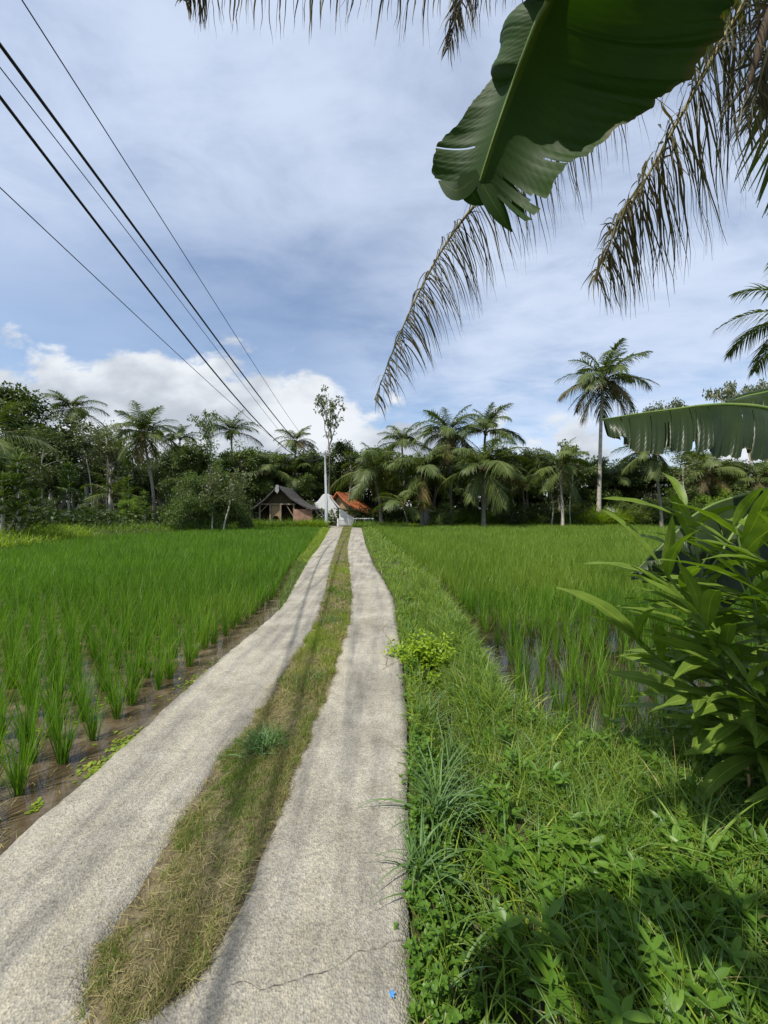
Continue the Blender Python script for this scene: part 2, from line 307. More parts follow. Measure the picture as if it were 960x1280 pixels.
# ------------------------------------------------------------------ layout of the ground
RY = np.array([-4, 1.0, 1.8, 2.5, 3.0, 3.7, 4.4, 5.5, 6.7, 8.3, 12.9, 17, 23.4, 37.5, 42])
RLX = np.array([-1.8, -1.81, -1.81, -1.78, -1.79, -1.80, -1.78, -1.72, -1.74, -1.97, -2.56, -2.95, -3.7, -5.4, -5.95])
RY2 = np.array([-4, 1.0, 2.9, 4.0, 5.0, 7.0, 8.8, 11.5, 18.75, 35.7, 42])
RRX = np.array([.06, .07, .18, .20, .19, .18, 0, -.32, -.92, -2.1, -2.55])
GLY = np.array([1.12, 1.28, 1.5, 1.8, 2.4, 3.1, 3.6, 4.5, 5.5, 7.5, 11.5, 16.7, 30, 42])
GLX = np.array([-.86, -1.04, -1.03, -1.03, -1.07, -.97, -1.0, -.97, -.98, -1.17, -1.62, -2.13, -3.4, -4.5])
GRY = np.array([1.12, 1.256, 1.41, 1.57, 1.97, 2.55, 3.12, 3.5, 4.05, 4.7, 5.36, 7, 10.7, 16.7, 34, 42])
GRX = np.array([-.84, -.66, -.63, -.59, -.56, -.55, -.53, -.52, -.51, -.53, -.51, -.61, -1.0, -1.64, -2.98, -3.5])
EY = np.array([-5, 2.1, 2.3, 2.42, 2.6, 3.1, 4.0, 5.1, 8, 12, 20, 36, 45])
EX = np.array([11, 9., 5.0, 2.1, 1.42, 1.12, 1.12, 1.25, 1.15, .85, .3, -1.1, -1.9])
def smooth_interp(y, Y, X, k=.25):
    r = 0
    for d in (-1.2, -.6, 0, .6, 1.2): r = r+np.interp(y+d*k*np.clip(np.abs(y)/5, .2, 1.6), Y, X)
    return r/5
def rl(y): return smooth_interp(y, RY, RLX)
def rr(y): return smooth_interp(y, RY2, RRX)
def gl(y): return smooth_interp(y, GLY, GLX)
def gr(y): return smooth_interp(y, GRY, GRX)
def ee(y): return np.interp(y, EY, EX)
def margin(y): return np.interp(y, [6, 8, 14, 40], [.03, .22, .42, .9])
def sst(x, a, b): t = np.clip((x-a)/(b-a), 0, 1); return t*t*(3-2*t)
def insideL(x, y):
    a = rl(y)-margin(y)-x
    b = x-np.interp(y, [-4, 12, 14, 22.5, 37], [-18, -16.5, -15.2, -17.5, -13.5])
    c = 36.6-y+ .0*x
    return np.minimum(np.minimum(a, b), c)
def insideR(x, y):
    a = x-ee(y); b = 41.0-y; c = 46-x
    return np.minimum(np.minimum(a, b), c)
def wob(x, y, s=1.0):
    return (np.sin(x*3.1*s+1.3)*np.cos(y*2.7*s+.4)+.5*np.sin(x*7.3*s-y*5.1*s)+.25*np.sin(x*17*s+y*13*s))/1.75
def hgt(x, y):
    x, y = np.broadcast_arrays(np.asarray(x, float), np.asarray(y, float))
    L_ = insideL(x, y); R_ = insideR(x, y)
    z = np.full(x.shape, .06)+.05*wob(x, y, .3)
    # road corridor
    u = x-rr(y)
    near = np.exp(-((u-.30)/.13)**2)*.20*sst(-y, -6.5, -4.2)
    emb = -.02-near+.07*sst(u, .45, .8)+.03*wob(x, y, 1.0)*sst(u, .05, .3)
    inroad = sst(x-rl(y)+.5, 0, .3)*sst(-(x-ee(y)), -1.5, 0)*sst(-y, -43, -40)
    z = z*(1-inroad)+emb*inroad
    road = (x > rl(y)-.08) & (x < rr(y)+.02) & (y < 42.5)
    z = np.where(road, -.05, z)
    z = z*(1-sst(L_, -.05, .12))+(-.30)*sst(L_, -.05, .12)
    z = z*(1-sst(R_, -.22, .15))+(-.30)*sst(R_, -.22, .15)
    far = sst(y, 60, 160); z = z+far*2.0
    left = sst(-(x-np.interp(y, [0, 14, 37], [-17, -16, -14.5])), 0, 3)*.35*sst(y, 5, 12)
    return z+left*(1-sst(L_, -1.5, 0))

# ------------------------------------------------------------------ ground, water, road
def grid_axis(segs):
    a = []
    for x0, x1, st in segs: a += list(np.arange(x0, x1-1e-6, st))
    a.append(segs[-1][1]); return np.array(a)
gx = grid_axis([(-400, -60, 20), (-60, -20, 2), (-20, -6, .5), (-6, -2.4, .15), (-2.4, 2.6, .06), (2.6, 6, .2), (6, 20, .7), (20, 60, 2), (60, 400, 20)])
gy = grid_axis([(-200, -20, 20), (-20, -2, 1), (-2, 0, .3), (0, 7, .07), (7, 14, .2), (14, 44, .5), (44, 80, 2), (80, 500, 20)])
X_, Y_ = np.meshgrid(gx, gy); Z_ = hgt(X_, Y_)
g = G(); nx = len(gx); ny = len(gy)
i = np.arange(ny-1)[:, None]*nx+np.arange(nx-1)[None]
g.add(np.stack([X_, Y_, Z_], -1), np.stack([i, i+1, i+nx+1, i+nx], -1).reshape(-1, 4))
tag(g.build('ground', ['mud']), kind='structure')

def sheet(name, poly, z, mat):
    g = G(); g.add([(x, y, z) for x, y in poly], [list(range(len(poly)))]); return tag(g.build(name, [mat], smooth=False), kind='structure')
ys = np.concatenate([np.arange(-3, 8, .25), np.arange(8, 37.5, 1)])
g = G(); a = np.stack([rl(ys)+.05-0*ys, ys, 0*ys-.15], -1); b = np.stack([np.full(len(ys), -19.), ys, 0*ys-.15], -1)
a[:, 0] = np.where(ys > 7, rl(ys)-margin(ys)+.1, a[:, 0])
g.ribbons(((a+b)/2)[None], ((a-b)/2)[None]); tag(g.build('paddy_water', ['water']), kind='structure')
ys = np.concatenate([np.arange(1.9, 8, .15), np.arange(8, 41.8, 1)])
a = np.stack([ee(ys)-.3, ys, 0*ys-.15], -1); b = np.stack([np.full(len(ys), 47.), ys, 0*ys-.15], -1)
g = G(); g.ribbons(((a+b)/2)[None], ((a-b)/2)[None]); tag(g.build('paddy_water', ['water_shaded']), kind='structure')

# concrete tracks
road = empty('road'); tag(road, kind='structure')
ys = np.concatenate([np.arange(-4, 0, .2), np.arange(0, 9, .035), np.arange(9, 42, .2)])
def fray(y, s, amp=.012):
    return amp*(np.sin(y*11+s)+.7*np.sin(y*23+2*s)+.6*np.sin(y*47+3*s)+.4*np.sin(y*97+s)+.5*np.sin(y*3.1+s))
def strip(name, L0, R0, sideL, sideR):
    g = G(); K = 14
    u = np.linspace(0, 1, K)
    X = L0[:, None]*(1-u)+R0[:, None]*u; Y = np.repeat(ys[:, None], K, 1)
    Z = .0045*wob(X, Y, 1.2)+.0*X
    edge = np.minimum(u, 1-u)
    Z = Z-.010*np.exp(-edge/.03)[None]
    X = np.concatenate([L0[:, None]-.005, X, R0[:, None]+.005], 1); Y = np.concatenate([Y[:, :1], Y, Y[:, :1]], 1); Z = np.concatenate([np.full((len(ys), 1), sideL), Z, np.full((len(ys), 1), sideR)], 1)
    n = K+2; i = np.arange(len(ys)-1)[:, None]*n+np.arange(n-1)[None]
    g.add(np.stack([X, Y, Z], -1), np.stack([i, i+1, i+n+1, i+n], -1).reshape(-1, 4))
    return g.build(name, ['concrete'], road)
split = -.85
Lg = np.where(ys < 1.2, split, gl(ys))+np.where(ys < 1.2, 0, 1)*fray(ys, 1, .006)
Rg = np.where(ys < 1.2, split, gr(ys))+np.where(ys < 1.2, 0, 1)*fray(ys, 4, .005)
strip('concrete_track', rl(ys)+fray(ys, 2, .006), np.where(ys < 1.2, split-.0055, Lg), -.36, -.08)
strip('concrete_track', np.where(ys < 1.2, split+.0055, Rg), rr(ys)+fray(ys, 6, .005), -.08, -.20)
# median soil
ms = np.arange(1.03, 42, .02); ms = np.where(ms < 9, ms, ms); K = 16; u = np.linspace(0, 1, K)
endw = np.sqrt(np.clip((ms-1.03)/.14, 0.0004, 1))
cxm = (gl(ms)+gr(ms))/2; hwm = (gr(ms)-gl(ms))/2
cxm = np.where(ms < 1.35, cxm+(-.86-cxm)*np.clip((1.35-ms)/.3, 0, 1), cxm); hwm = np.minimum(np.maximum(hwm, .0), .30)
hw1 = (hwm-.0+fray(ms, 1, .02)+.012*np.sin(ms*2.3+1))*endw; hw2 = (hwm+.005+fray(ms, 4, .015)+.012*np.sin(ms*3.1))*endw
X = (cxm-hw1)[:, None]*(1-u)+(cxm+hw2)[:, None]*u; Y = np.repeat(ms[:, None], K, 1)
Z = .001+.006*np.sin(np.pi*u)[None]**.5+.006*(wob(X, Y, 6)+wob(X, Y, 13)*.5)*np.sin(np.pi*u)[None]-.016*np.exp(-np.minimum(u, 1-u)/.02)[None]
g = G(); i = np.arange(len(ms)-1)[:, None]*K+np.arange(K-1)[None]
g.add(np.stack([X, Y, Z], -1), np.stack([i, i+1, i+K+1, i+K], -1).reshape(-1, 4)); g.build('median_soil', ['soil'], road)
fy = np.arange(1.0, 42, .05); a = np.stack([np.where(fy < 1.2, -.88, gl(fy)-.04), fy, 0*fy-.0095], -1); b = np.stack([np.where(fy < 1.2, -.82, gr(fy)+.04), fy, 0*fy-.0095], -1)
g = G(); g.ribbons(((a+b)/2)[None], ((b-a)/2)[None]); g.build('median_soil', ['soil'], road)
# crack and paint mark
cp = np.array([P(px, py, CAMZ*FPX/(py-CY)) for px, py in [(288, 1231), (305, 1230), (322, 1233), (345, 1231), (372, 1226), (392, 1219), (415, 1211), (432, 1203), (450, 1190), (468, 1186), (485, 1180), (508, 1176)]])
tt = np.linspace(0, 11, 80); cc = np.stack([np.interp(tt, range(12), cp[:, k]) for k in range(3)], -1)
cc[:, 1] += np.convolve(R.normal(0, .0065, 84), [.2, .3, .3, .2, .1], 'valid')+.004*np.sin(tt*1.9); cc[:, 2] = .0045+.0045*wob(cc[:, 0], cc[:, 1], 1.2)
g = G(); w = np.stack([0*tt, .0004+.0010*np.abs(np.sin(tt*3.7)*np.sin(tt*1.3+1)), 0*tt], -1); w[0] *= .1; w[-1] *= .1
g.ribbons(cc[None], w[None]); g.build('crack', ['crack'], road)
c0 = P(490, 1245, CAMZ*FPX/(1245-CY)); a = np.linspace(0, 2*np.pi, 26)[:-1]; rr_ = .0085*(1+.35*np.sin(a*5)+.25*np.sin(a*9+1))
g = G(); g.add(np.stack([c0[0]+rr_*np.cos(a), c0[1]+rr_*np.sin(a)*1.2, 0*a+.008], -1), [list(range(25))]); g.build('paint_mark', ['blue_paint'], road)

# ------------------------------------------------------------------ rice
def clump(n, S, h=.52, w=.0042, spread=.2, base=.026):
    """one transplanted rice hill"""
    b = np.stack([R.normal(0, base*.6, n), R.normal(0, base*.6, n), np.full(n, -.02)], -1)
    az = np.arctan2(b[:, 1], b[:, 0])+R.normal(0, .7, n)
    Ln = h*U_(.62, 1.12, n); lean = np.abs(R.normal(.10, .12, n)); curve = np.abs(R.normal(spread, .25, n))
    C, W, _ = paths(b, az, Ln, lean, curve, S, W=w*U_(.7, 1.2, n), tip=.08)
    return C, W
def inview(x, y, pad=.6): return (np.abs(x) < 1.03*y+pad) & (y > .9)
yy = np.arange(1.0, 36.3, .27); xs = np.arange(0, 60)*.245
ptsL = np.array([(rl(max(y, .5))*0+min(-2.26, float(rl(y)-margin(y))-.22)-x+R.normal(0, .022), y+R.normal(0, .022)) for y in yy for x in xs])
ptsL = ptsL[(insideL(ptsL[:, 0], ptsL[:, 1]) > .15) & inview(ptsL[:, 0], ptsL[:, 1])]
yy = np.arange(2.3, 40.7, .26); xx = np.arange(-2, 46, .25)
A, B = np.meshgrid(xx, yy); ptsR = np.stack([A.ravel(), B.ravel()], -1); ptsR += R.normal(0, .03, ptsR.shape)
ptsR = ptsR[(insideR(ptsR[:, 0], ptsR[:, 1]) > .12) & inview(ptsR[:, 0], ptsR[:, 1])]
far = ptsR[:, 0] > 0
# thin the near corner where water shows
keep = (ptsR[:, 1] > 5.6) | (R.random(len(ptsR)) > .2); ptsR = ptsR[keep]
dL = np.hypot(ptsL[:, 0], ptsL[:, 1]); dR = np.hypot(ptsR[:, 0], ptsR[:, 1])
oL = np.argsort(dL); oR = np.argsort(dR)
NL, NR = 190, 110
varsL = []
for k in range(7):
    g = G(); C, W = clump(50, 5, .48, .0044); g.ribbons(C, W, 0)
    C, W = clump(5, 4, .30, .003, .9); g.ribbons(C, W, 1); varsL.append(g)
varsR = []
for k in range(5):
    g = G(); C, W = clump(34, 5, .50, .0040, .22); g.ribbons(C, W, 0)
    C, W = clump(8, 4, .32, .003, .8); g.ribbons(C, W, 1); varsR.append(g)
ORD = ['nearest', 'second', 'third', 'fourth', 'fifth', 'sixth', 'seventh', 'eighth', 'ninth', 'tenth', 'eleventh', 'twelfth']
def place_rice(sel, vs, mats, rowx=None):
    protos = []; out = []
    for q, (x, y) in enumerate(sel):
        k = int(R.integers(len(vs)))
        if q < len(vs): k = q
        if q < len(vs): o = vs[q].build('rice_plant', mats); protos.append(o)
        else: o = protos[k].copy(); COL.objects.link(o)
        o.location = (x, y, -.155); o.rotation_euler = (0, 0, float(R.uniform(0, 6.28))); s = float(R.uniform(.88, 1.1)); o.scale = (s, s, s*float(R.uniform(.92, 1.08)))
        o['category'] = 'rice plant'; out.append(o)
    return out
selL = ptsL[oL[:NL]]; restL = ptsL[oL[NL:]]
obs = place_rice(selL, varsL, ['rice', 'rice_dry'])
edge = sorted([o for o in obs if o.location.x > -2.42], key=lambda o: o.location.y)
for o in obs: tag(o, 'deep green rice clump rising from brown water among the rows left of the track', group='rice clumps in the left paddy')
for k, o in enumerate(edge[:12]): tag(o, ('%s rice clump in the row edging the track, green over brown water' % ORD[k]), group='rice clumps in the row beside the track')
for o in edge[12:]: tag(o, 'small distant rice clump past the twelfth in the row edging the track', group='rice clumps in the row beside the track')
selR = ptsR[oR[:NR]]; restR = ptsR[oR[NR:]]
obs = place_rice(selR, varsR, ['rice', 'rice_dry'])
for o in obs: tag(o, 'thin rice clump in the shaded flooded corner beside the grassy bank on the right', group='rice clumps in the shaded right corner')
g = G()
def field(pts, mi, pale):
    d = np.hypot(pts[:, 0], pts[:, 1])
    for d0, d1, n, S, w, sp in ((0, 7, 40, 4, .0044, .22), (7, 12, 30, 4, .006, .26), (12, 22, 20, 3, .0095, .36), (22, 80, 11, 3, .017, .4)):
        p = pts[(d >= d0) & (d < d1)]; p = p[R.random(len(p)) > .03]
        if not len(p): continue
        nb = len(p)*n
        b = np.repeat(p, n, 0)+R.normal(0, .018 if d0 < 7 else .026 if d0 < 12 else .05, (nb, 2)); z = np.full(nb, -.17)
        az = U_(0, 6.28, nb); C, W, _ = paths(np.column_stack([b, z]), az, .49*U_(.6, 1.12, nb)*np.repeat(R.normal(1, .10, len(p)), n), np.abs(R.normal(.1, .12, nb)), np.abs(R.normal(sp, .25, nb)), S, W=w*U_(.7, 1.2, nb), tip=.1)
        g.ribbons(C, W, mi)
field(restL, 0, False)
nearR = restR[restR[:, 1] < 7.0]; farR = restR[restR[:, 1] >= 7.0]
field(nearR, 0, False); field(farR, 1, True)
tag(g.build('rice_field', ['rice', 'rice_pale']), 'dense green rice filling both flooded paddies beyond the nearest clumps', 'rice crop', kind='stuff')

# floating weed along the left edge
g = G()
for (px, py, n, sx, sy) in [(215, 970-10, 60, .10, .05), (262, 912+12, 70, .10, .07), (240, 935, 50, .09, .07), (195, 965, 70, .09, .04), (210, 905+30, 30, .08, .08), (53, 1006, 16, .03, .02), (280, 815+40, 50, .1, .12), (300, 835, 40, .07, .25), (150, 820+60, 30, .3, .1), (100, 905, 30, .25, .15), (270, 850, 50, .12, .2)]:
    Y = 1.75*FPX/(py-CY); c = P(px, py, Y); c[0] = min(c[0], float(rl(np.array(Y)))-.07)
    b = np.column_stack([c[0]-np.abs(R.normal(0, sx, n)), c[1]+R.normal(0, sy, n), np.full(n, -.146)])
    az = U_(0, 6.28, n); C, W, _ = paths(b, az, U_(.02, .045, n), U_(1.2, 1.6, n), U_(-.2, .2, n), 4, tw=R.normal(0, .2, n), W=U_(.008, .015, n), prof='leaf'); g.ribbons(C, W)
n = 900; y = 1.2+R.random(n)**1.5*9; x = rl(y)-margin(y)-.02-np.abs(R.normal(0, .28, n))-(R.random(n) < .3)*R.random(n)*2
C, Wd, _ = paths(np.column_stack([x, y, np.full(n, -.147)]), U_(0, 6.28, n), U_(.015, .09, n), U_(1.54, 1.58, n), U_(-.02, .02, n), 3, tw=R.normal(0, .2, n), W=U_(.001, .0035, n)); g.ribbons(C, Wd, 1)
tag(g.build('water_weed', ['grass_lime', 'straw']), 'pale green floating weed on brown water at the track edge', 'water weed', kind='stuff')

# ------------------------------------------------------------------ grasses
def scatter(n, x0, x1, y0, y1, cond, power=None):
    x = U_(x0, x1, n); y = U_(y0, y1, n) if power is None else y0+(y1-y0)*R.random(n)**power
    k = cond(x, y); return x[k], y[k]
def grass(g, x, y, Lm, Ls, W, lean, curve, S, m, zoff=0):
    n = len(x); z = hgt(x, y)-.01+zoff
    C, Wd, _ = paths(np.column_stack([x, y, z]), U_(0, 6.28, n), Lm*np.exp(R.normal(0, Ls, n)), np.abs(R.normal(lean, .25, n)), np.abs(R.normal(curve, .4, n)), S, W=W*U_(.6, 1.3, n))
    g.ribbons(C, Wd, m)
# median: short mown turf and clippings
def inmed(x, y): return (x > gl(y)+.03+fray(y, 9, .03)) & (x < gr(y)+.005+fray(y, 5, .015)) & (y > 1.10)
patch = lambda x, y, s=1.0, ph=0: np.sin(x*5*s+ph)*np.sin(y*3.3*s+1.7*ph)+.6*np.sin(x*13*s+y*7*s+ph)+.4*np.sin(x*29*s-y*21*s)
g = G()
for (y0, y1, n, W, S) in ((1.1, 3, 26000, .0014, 3), (3, 6, 26000, .0024, 3), (6, 12, 18000, .0045, 3), (12, 26, 16000, .010, 2), (26, 42, 9000, .02, 2)):
    x, y = scatter(n*6, -4.8, -.4, y0, y1, inmed)
    if y0 < 12:
        x, y = scatter(n*(9 if y0 < 3 else 7 if y0 < 6 else 5), -1.9, -.4, y0, y1, inmed)
    dens = np.clip(.70+.50*patch(x, y, 1.6, 1)-.22*sst(-y, -2.3, -1.5), .16, 1); k = R.random(len(x)) < dens*np.where(np.abs((x-gl(y))/(gr(y)-gl(y))-.5) > .3, 1, .72); x, y = x[k], y[k]
    z = np.full(len(x), .004)
    dry = R.random(len(x)) < np.clip(.60+.16*sst(-y, -2.3, -1.5)+.25*patch(x, y, .7, 2), .1, .92)
    tall = np.where(y > 3.3, 1.35, .85)
    for q, mi in ((dry, 1), (~dry, 0)):
        n_ = q.sum(); flat = R.random(n_) < (.6 if mi else .15)
        C, Wd, _ = paths(np.column_stack([x[q], y[q], z[q]]), U_(0, 6.28, n_), U_(.018, .055, n_)*tall[q], np.where(flat, U_(1.1, 1.5, n_), np.abs(R.normal(.5, .35, n_))), U_(-.2, .8, n_), S, W=W*U_(.6, 1.3, n_))
        lime = (np.sin(y[q]*1.1+3) > .1) & (y[q] > 3.6)
        g.ribbons(C, Wd, np.where(lime & (mi == 0), 2, mi))
# longer straws and clippings lying about, some spilled on the concrete
x, y = scatter(60000, -1.3, -.4, 1.0, 4.5, lambda x, y: (x > gl(y)-.03+.03*np.sin(y*9)) & (x < gr(y)+.03) & (R.random(len(x)) < .35+.4*patch(x, y, .8, 1)))
k = slice(0, 5200); n = len(x[k]); C, Wd, _ = paths(np.column_stack([x[k], y[k], U_(.006, .020, n)]), U_(0, 6.28, n), U_(.03, .085, n), U_(1.25, 1.62, n), U_(-.1, .35, n), 4, W=U_(.0007, .0015, n)); g.ribbons(C, Wd, 1)
x, y = scatter(9000, -1.3, -.3, 1.0, 4.5, lambda x, y: (x > gl(y)-.10) & (x < gr(y)+.10) & ((x < gl(y)) | (x > gr(y)))); k = slice(0, 420)
n = len(x[k]); C, Wd, _ = paths(np.column_stack([x[k], y[k], np.full(n, .006)]), U_(0, 6.28, n), U_(.01, .045, n), U_(1.45, 1.57, n), U_(-.05, .05, n), 3, W=U_(.0007, .0014, n)); g.ribbons(C, Wd, 1)
# grass fringe left of the track beyond 6 m
for (y0, y1, n, W) in ((6.2, 12, 9000, .004), (12, 24, 9000, .009), (24, 41, 8000, .018)):
    x, y = scatter(n*5, -7, -1.6, y0, y1, lambda x, y: (x < rl(y)+.02) & (x > rl(y)-margin(y)-.08)); k = slice(0, n)
    grass(g, x[k], y[k], .07, .35, W, .4, .7, 3, 2 if y0 > 10 else 0, zoff=.02)
tag(g.build('median_grass', ['grass', 'straw', 'grass_lime']), 'short mown turf and straw clippings along the concrete track', 'grass', kind='stuff')

# right embankment
def emb(x, y): return (x > rr(y)+.015) & (insideR(x, y) < .05) & (y < 41.5)
g = G()
for (x0, x1, y0, y1, n, Lm, W, S) in ((.05, 3.4, .75, 2.7, 62000, .16, .0026, 5), (.05, 2.4, 2.7, 5, 60000, .19, .0032, 4), (0, 2.2, 5, 9, 44000, .19, .0045, 4), (-1.2, 1.6, 9, 18, 26000, .18, .009, 3), (-2.8, .6, 18, 41.5, 22000, .2, .018, 3)):
    x, y = scatter(n, x0, x1, y0, y1, emb)
    u = x-rr(y)
    dens = np.clip(.62+.45*patch(x, y, .8)-.95*np.exp(-((u-.30)/.12)**2)*(y < 4.6), .03, 1)
    k = R.random(len(x)) < dens; x, y, u = x[k], y[k], u[k]
    lm = Lm*np.clip(.45+u*.8, .4, 1.1)*np.where((y > 2.2) & (y < 7), np.clip(.45-insideR(x, y)*1.4, .45, 1), 1)
    c = R.random(len(x)); mi = np.where(c < .04, 2, np.where(c < .22, 1, np.where(c < .34, 3, 0))); z = hgt(x, y)-.01
    C, Wd, _ = paths(np.column_stack([x, y, z]), U_(0, 6.28, len(x)), lm*np.exp(R.normal(0, .35, len(x))), np.abs(R.normal(.35, .28, len(x))), np.abs(R.normal(.8, .5, len(x))), S, W=W*U_(.6, 1.4, len(x)))
    g.ribbons(C, Wd, mi)
# broader arching blades mixed in
x, y = scatter(9500, .1, 3.3, .8, 6, lambda x, y: emb(x, y) & (x-rr(y) > .12))
n = len(x); C, Wd, nn = paths(np.column_stack([x, y, hgt(x, y)]), U_(0, 6.28, n), U_(.16, .34, n), np.abs(R.normal(.35, .2, n)), U_(.7, 1.7, n), 7, tw=R.normal(0, .3, n), W=U_(.003, .0062, n))
g.ribbons(C, Wd, np.where(R.random(n) < .3, 3, np.where(R.random(n) < .25, 1, 0)), fold=-nn*.0015)
tag(g.build('verge_grass', ['grass', 'grass_lime', 'straw', 'grass_blue']), 'tangled green grass covering the bank right of the track', 'grass', kind='stuff')

# low broadleaf weeds: whorls of leaves on short stems
g = G()
def whorls(n, x0, x1, y0, y1, cond, hl, hh, ll, wid, m, k=5):
    x, y = scatter(n, x0, x1, y0, y1, cond); n = len(x); z = hgt(x, y); h = U_(hl, hh, n)
    dx, dy = R.normal(0, .03, n), R.normal(0, .03, n)
    for tier in range(3):
        f = 1-.28*tier
        b = np.column_stack([x+dx*f, y+dy*f, z+h*f]); 
        bb = np.repeat(b, k, 0); az = np.repeat(U_(0, 6.28, n), k)+np.tile(np.arange(k)*2*np.pi/k, n)+R.normal(0, .25, n*k)
        ln = np.repeat(U_(.7, 1.25, n), k)*ll*U_(.7, 1.15, n*k)*(1+.15*tier)
        C, Wd, nn = paths(bb, az, ln, U_(.7, 1.35, n*k), U_(.2, .8, n*k), 5, tw=R.normal(0, .25, n*k), W=ln*wid, prof='leaf')
        g.ribbons(C, Wd, m, fold=nn*(-.08)*ln[:, None, None]*np.array([0, 1, 1, .7, 0])[None, :, None]*.5)
    g_st = np.stack([np.column_stack([x, y, z]), np.column_stack([x+dx, y+dy, z+h])], 1)
    g.ribbons(g_st, np.tile(np.array([.0015, 0, 0]), (n, 2, 1)), m)
dk = lambda x, y: emb(x, y) & (x > .95-.25*y+.35*np.sin(y*3)) & (x > .45)
whorls(420, .3, 2.2, .8, 1.75, lambda x, y: emb(x, y) & (x > 1.25-.38*y+.12*np.sin(x*9+y*7)), .06, .17, .072, .15, 0)
whorls(170, .4, 3.0, .8, 2.55, dk, .07, .19, .070, .16, 0)
whorls(140, .45, 2.2, 2.4, 4.2, lambda x, y: emb(x, y) & (x-rr(y) > .5) & (patch(x, y, .7, 3) > .2), .05, .16, .045, .24, 0)
whorls(1000, .08, .5, .8, 2.6, lambda x, y: emb(x, y) & (x-rr(y) < .26), .02, .09, .018, .36, 0, k=4)
whorls(600, .15, .6, 2.6, 6, lambda x, y: emb(x, y) & (x-rr(y) < .2), .02, .06, .02, .36, 1, k=4)
whorls(600, .2, 1.8, 1.0, 7, lambda x, y: emb(x, y), .04, .12, .03, .3, 0, k=4)
tag(g.build('bank_weeds', ['weed', 'grass_lime']), 'low broad leaved weeds growing through the grass on the near right bank', 'weeds', kind='stuff')

def tuft(name, x, y, n, Ln, W, mat, label, cat='grass tuft', lean=.5, curve=1.1, z=None, azs=None, S=8, group=None, bs=.035):
    g = G(); b = np.column_stack([R.normal(0, bs, n), R.normal(0, bs, n), np.zeros(n)])
    az = U_(0, 6.28, n) if azs is None else R.normal(azs[0], azs[1], n)
    C, Wd, nn = paths(b, az, Ln*U_(.5, 1.1, n), np.abs(R.normal(lean, .3, n)), np.abs(R.normal(curve, .45, n)), S, tw=R.normal(0, .35, n), W=W*U_(.6, 1.2, n))
    g.ribbons(C, Wd, 0, fold=-nn*W*.3)
    o = g.build(name, [mat]); o.location = (x, y, float(hgt(x, y)) if z is None else z); return tag(o, label, cat, group)
def gp(px, py): Y = CAMZ*FPX/(py-CY); return (px-CX)/FPX*Y, Y
x, y = gp(330, 935); tuft('grass_tuft', x, y, 190, .21, .0042, 'grass_blue', 'grey green grass tuft sprawling off the median onto the left track', azs=(3.1, 1.3), lean=.8, curve=.8, z=.005, bs=.05)
x, y = gp(345, 925); tuft('grass_tuft', x, y, 80, .13, .0034, 'grass', 'small upright grass tuft on the median beside the sprawling grey green tuft', z=-.01)
x, y = gp(385, 850); tuft('grass_tuft', x, y, 150, .18, .0045, 'grass_blue', 'wilted grass heap on the median level with the lime green bush', bs=.08, lean=.9, z=-.01)
x, y = gp(413, 778); tuft('grass_tuft', x, y, 130, .22, .006, 'grass_blue', 'greyish grass tuft far up the median where the track bends', bs=.09, lean=.8, z=-.01)
x, y = gp(105, 1272); tuft('grass_tuft', x, y, 7, .06, .0028, 'weed', 'tiny dark seedling rooted where the median strip ends in the foreground', lean=.7, curve=.8, z=-.005, bs=.003)
k = 0
for (px, py, n, ln, w, lab) in [(545, 1010, 95, .42, .0066, 'blue green tuft arching over the ditch, nearest large tuft to the track'), (560, 925, 90, .40, .0066, 'blue green tuft below the lime green bush at the ditch'),
                           (548, 965, 70, .38, .006, 'blue green tuft between two larger tufts beside the track edge'), (535, 890, 46, .30, .0055, 'blue green tuft hugging the track edge below the lime bush'), (575, 985, 70, .40, .0062, 'blue green tuft right of the ditch, beside the nearest large tuft'), (530, 1090, 60, .30, .0052, 'blue green tuft at the track edge in the near foreground'), (600, 880, 40, .28, .005, 'light green tuft right of the lime bush shadow'), (640, 1180, 60, .46, .007, 'broad bladed tuft arching across the lower right bank'), (760, 1090, 46, .5, .008, 'coarse wide bladed tuft standing among dark weeds at right'),
                           (880, 1130, 26, .5, .008, 'coarse wide bladed tuft nearest the lower right corner'), (690, 870, 46, .34, .004, 'pale wispy tuft leaning over the flooded corner'), (655, 830, 40, .34, .004, 'pale wispy tuft at the bank edge before the sparse rice')]:
    x, y = gp(px, py); tuft('grass_tuft', x, y, n, ln, w, 'grass_lime' if 'pale' in lab else ('grass_blue' if 'blue' in lab else 'grass'), lab, group='grass tufts on the right bank', lean=.45, curve=1.3)
# lime bush with a reedy tuft
bx, by = gp(533, 822)
bush = empty('lime_bush', (bx, by, float(hgt(bx, by)))); tag(bush, 'lime green leafy bush at the right edge of the track', 'bush')
g = G(); tips = []
for k in range(46):
    a = R.uniform(0, 6.28); el = R.uniform(.15, 1.4); r = R.uniform(.24, .46); e = np.array([math.cos(a)*math.cos(el)*r*1.1, math.sin(a)*math.cos(el)*r*1.0, .03+math.sin(el)*r*1.0])
    g.tube([(0, 0, 0), e*.5+[0, 0, .02], e], [.004, .003, .0015], 5); tips.append(e)
g.build('branches', ['petiole'], bush); tips = np.array(tips)
g = G(); n = 4200; c = tips[R.integers(0, len(tips), n)]*U_(.6, 1.05, n)[:, None]+R.normal(0, .035, (n, 3)); ln = U_(.022, .045, n)
C, Wd, nn = paths(c, U_(0, 6.28, n), ln, U_(.6, 1.4, n), U_(0, .6, n), 4, tw=R.normal(0, .4, n), W=ln*.33, prof='leaf'); g.ribbons(C, Wd, 0); g.build('foliage', ['bush_lime'], bush)
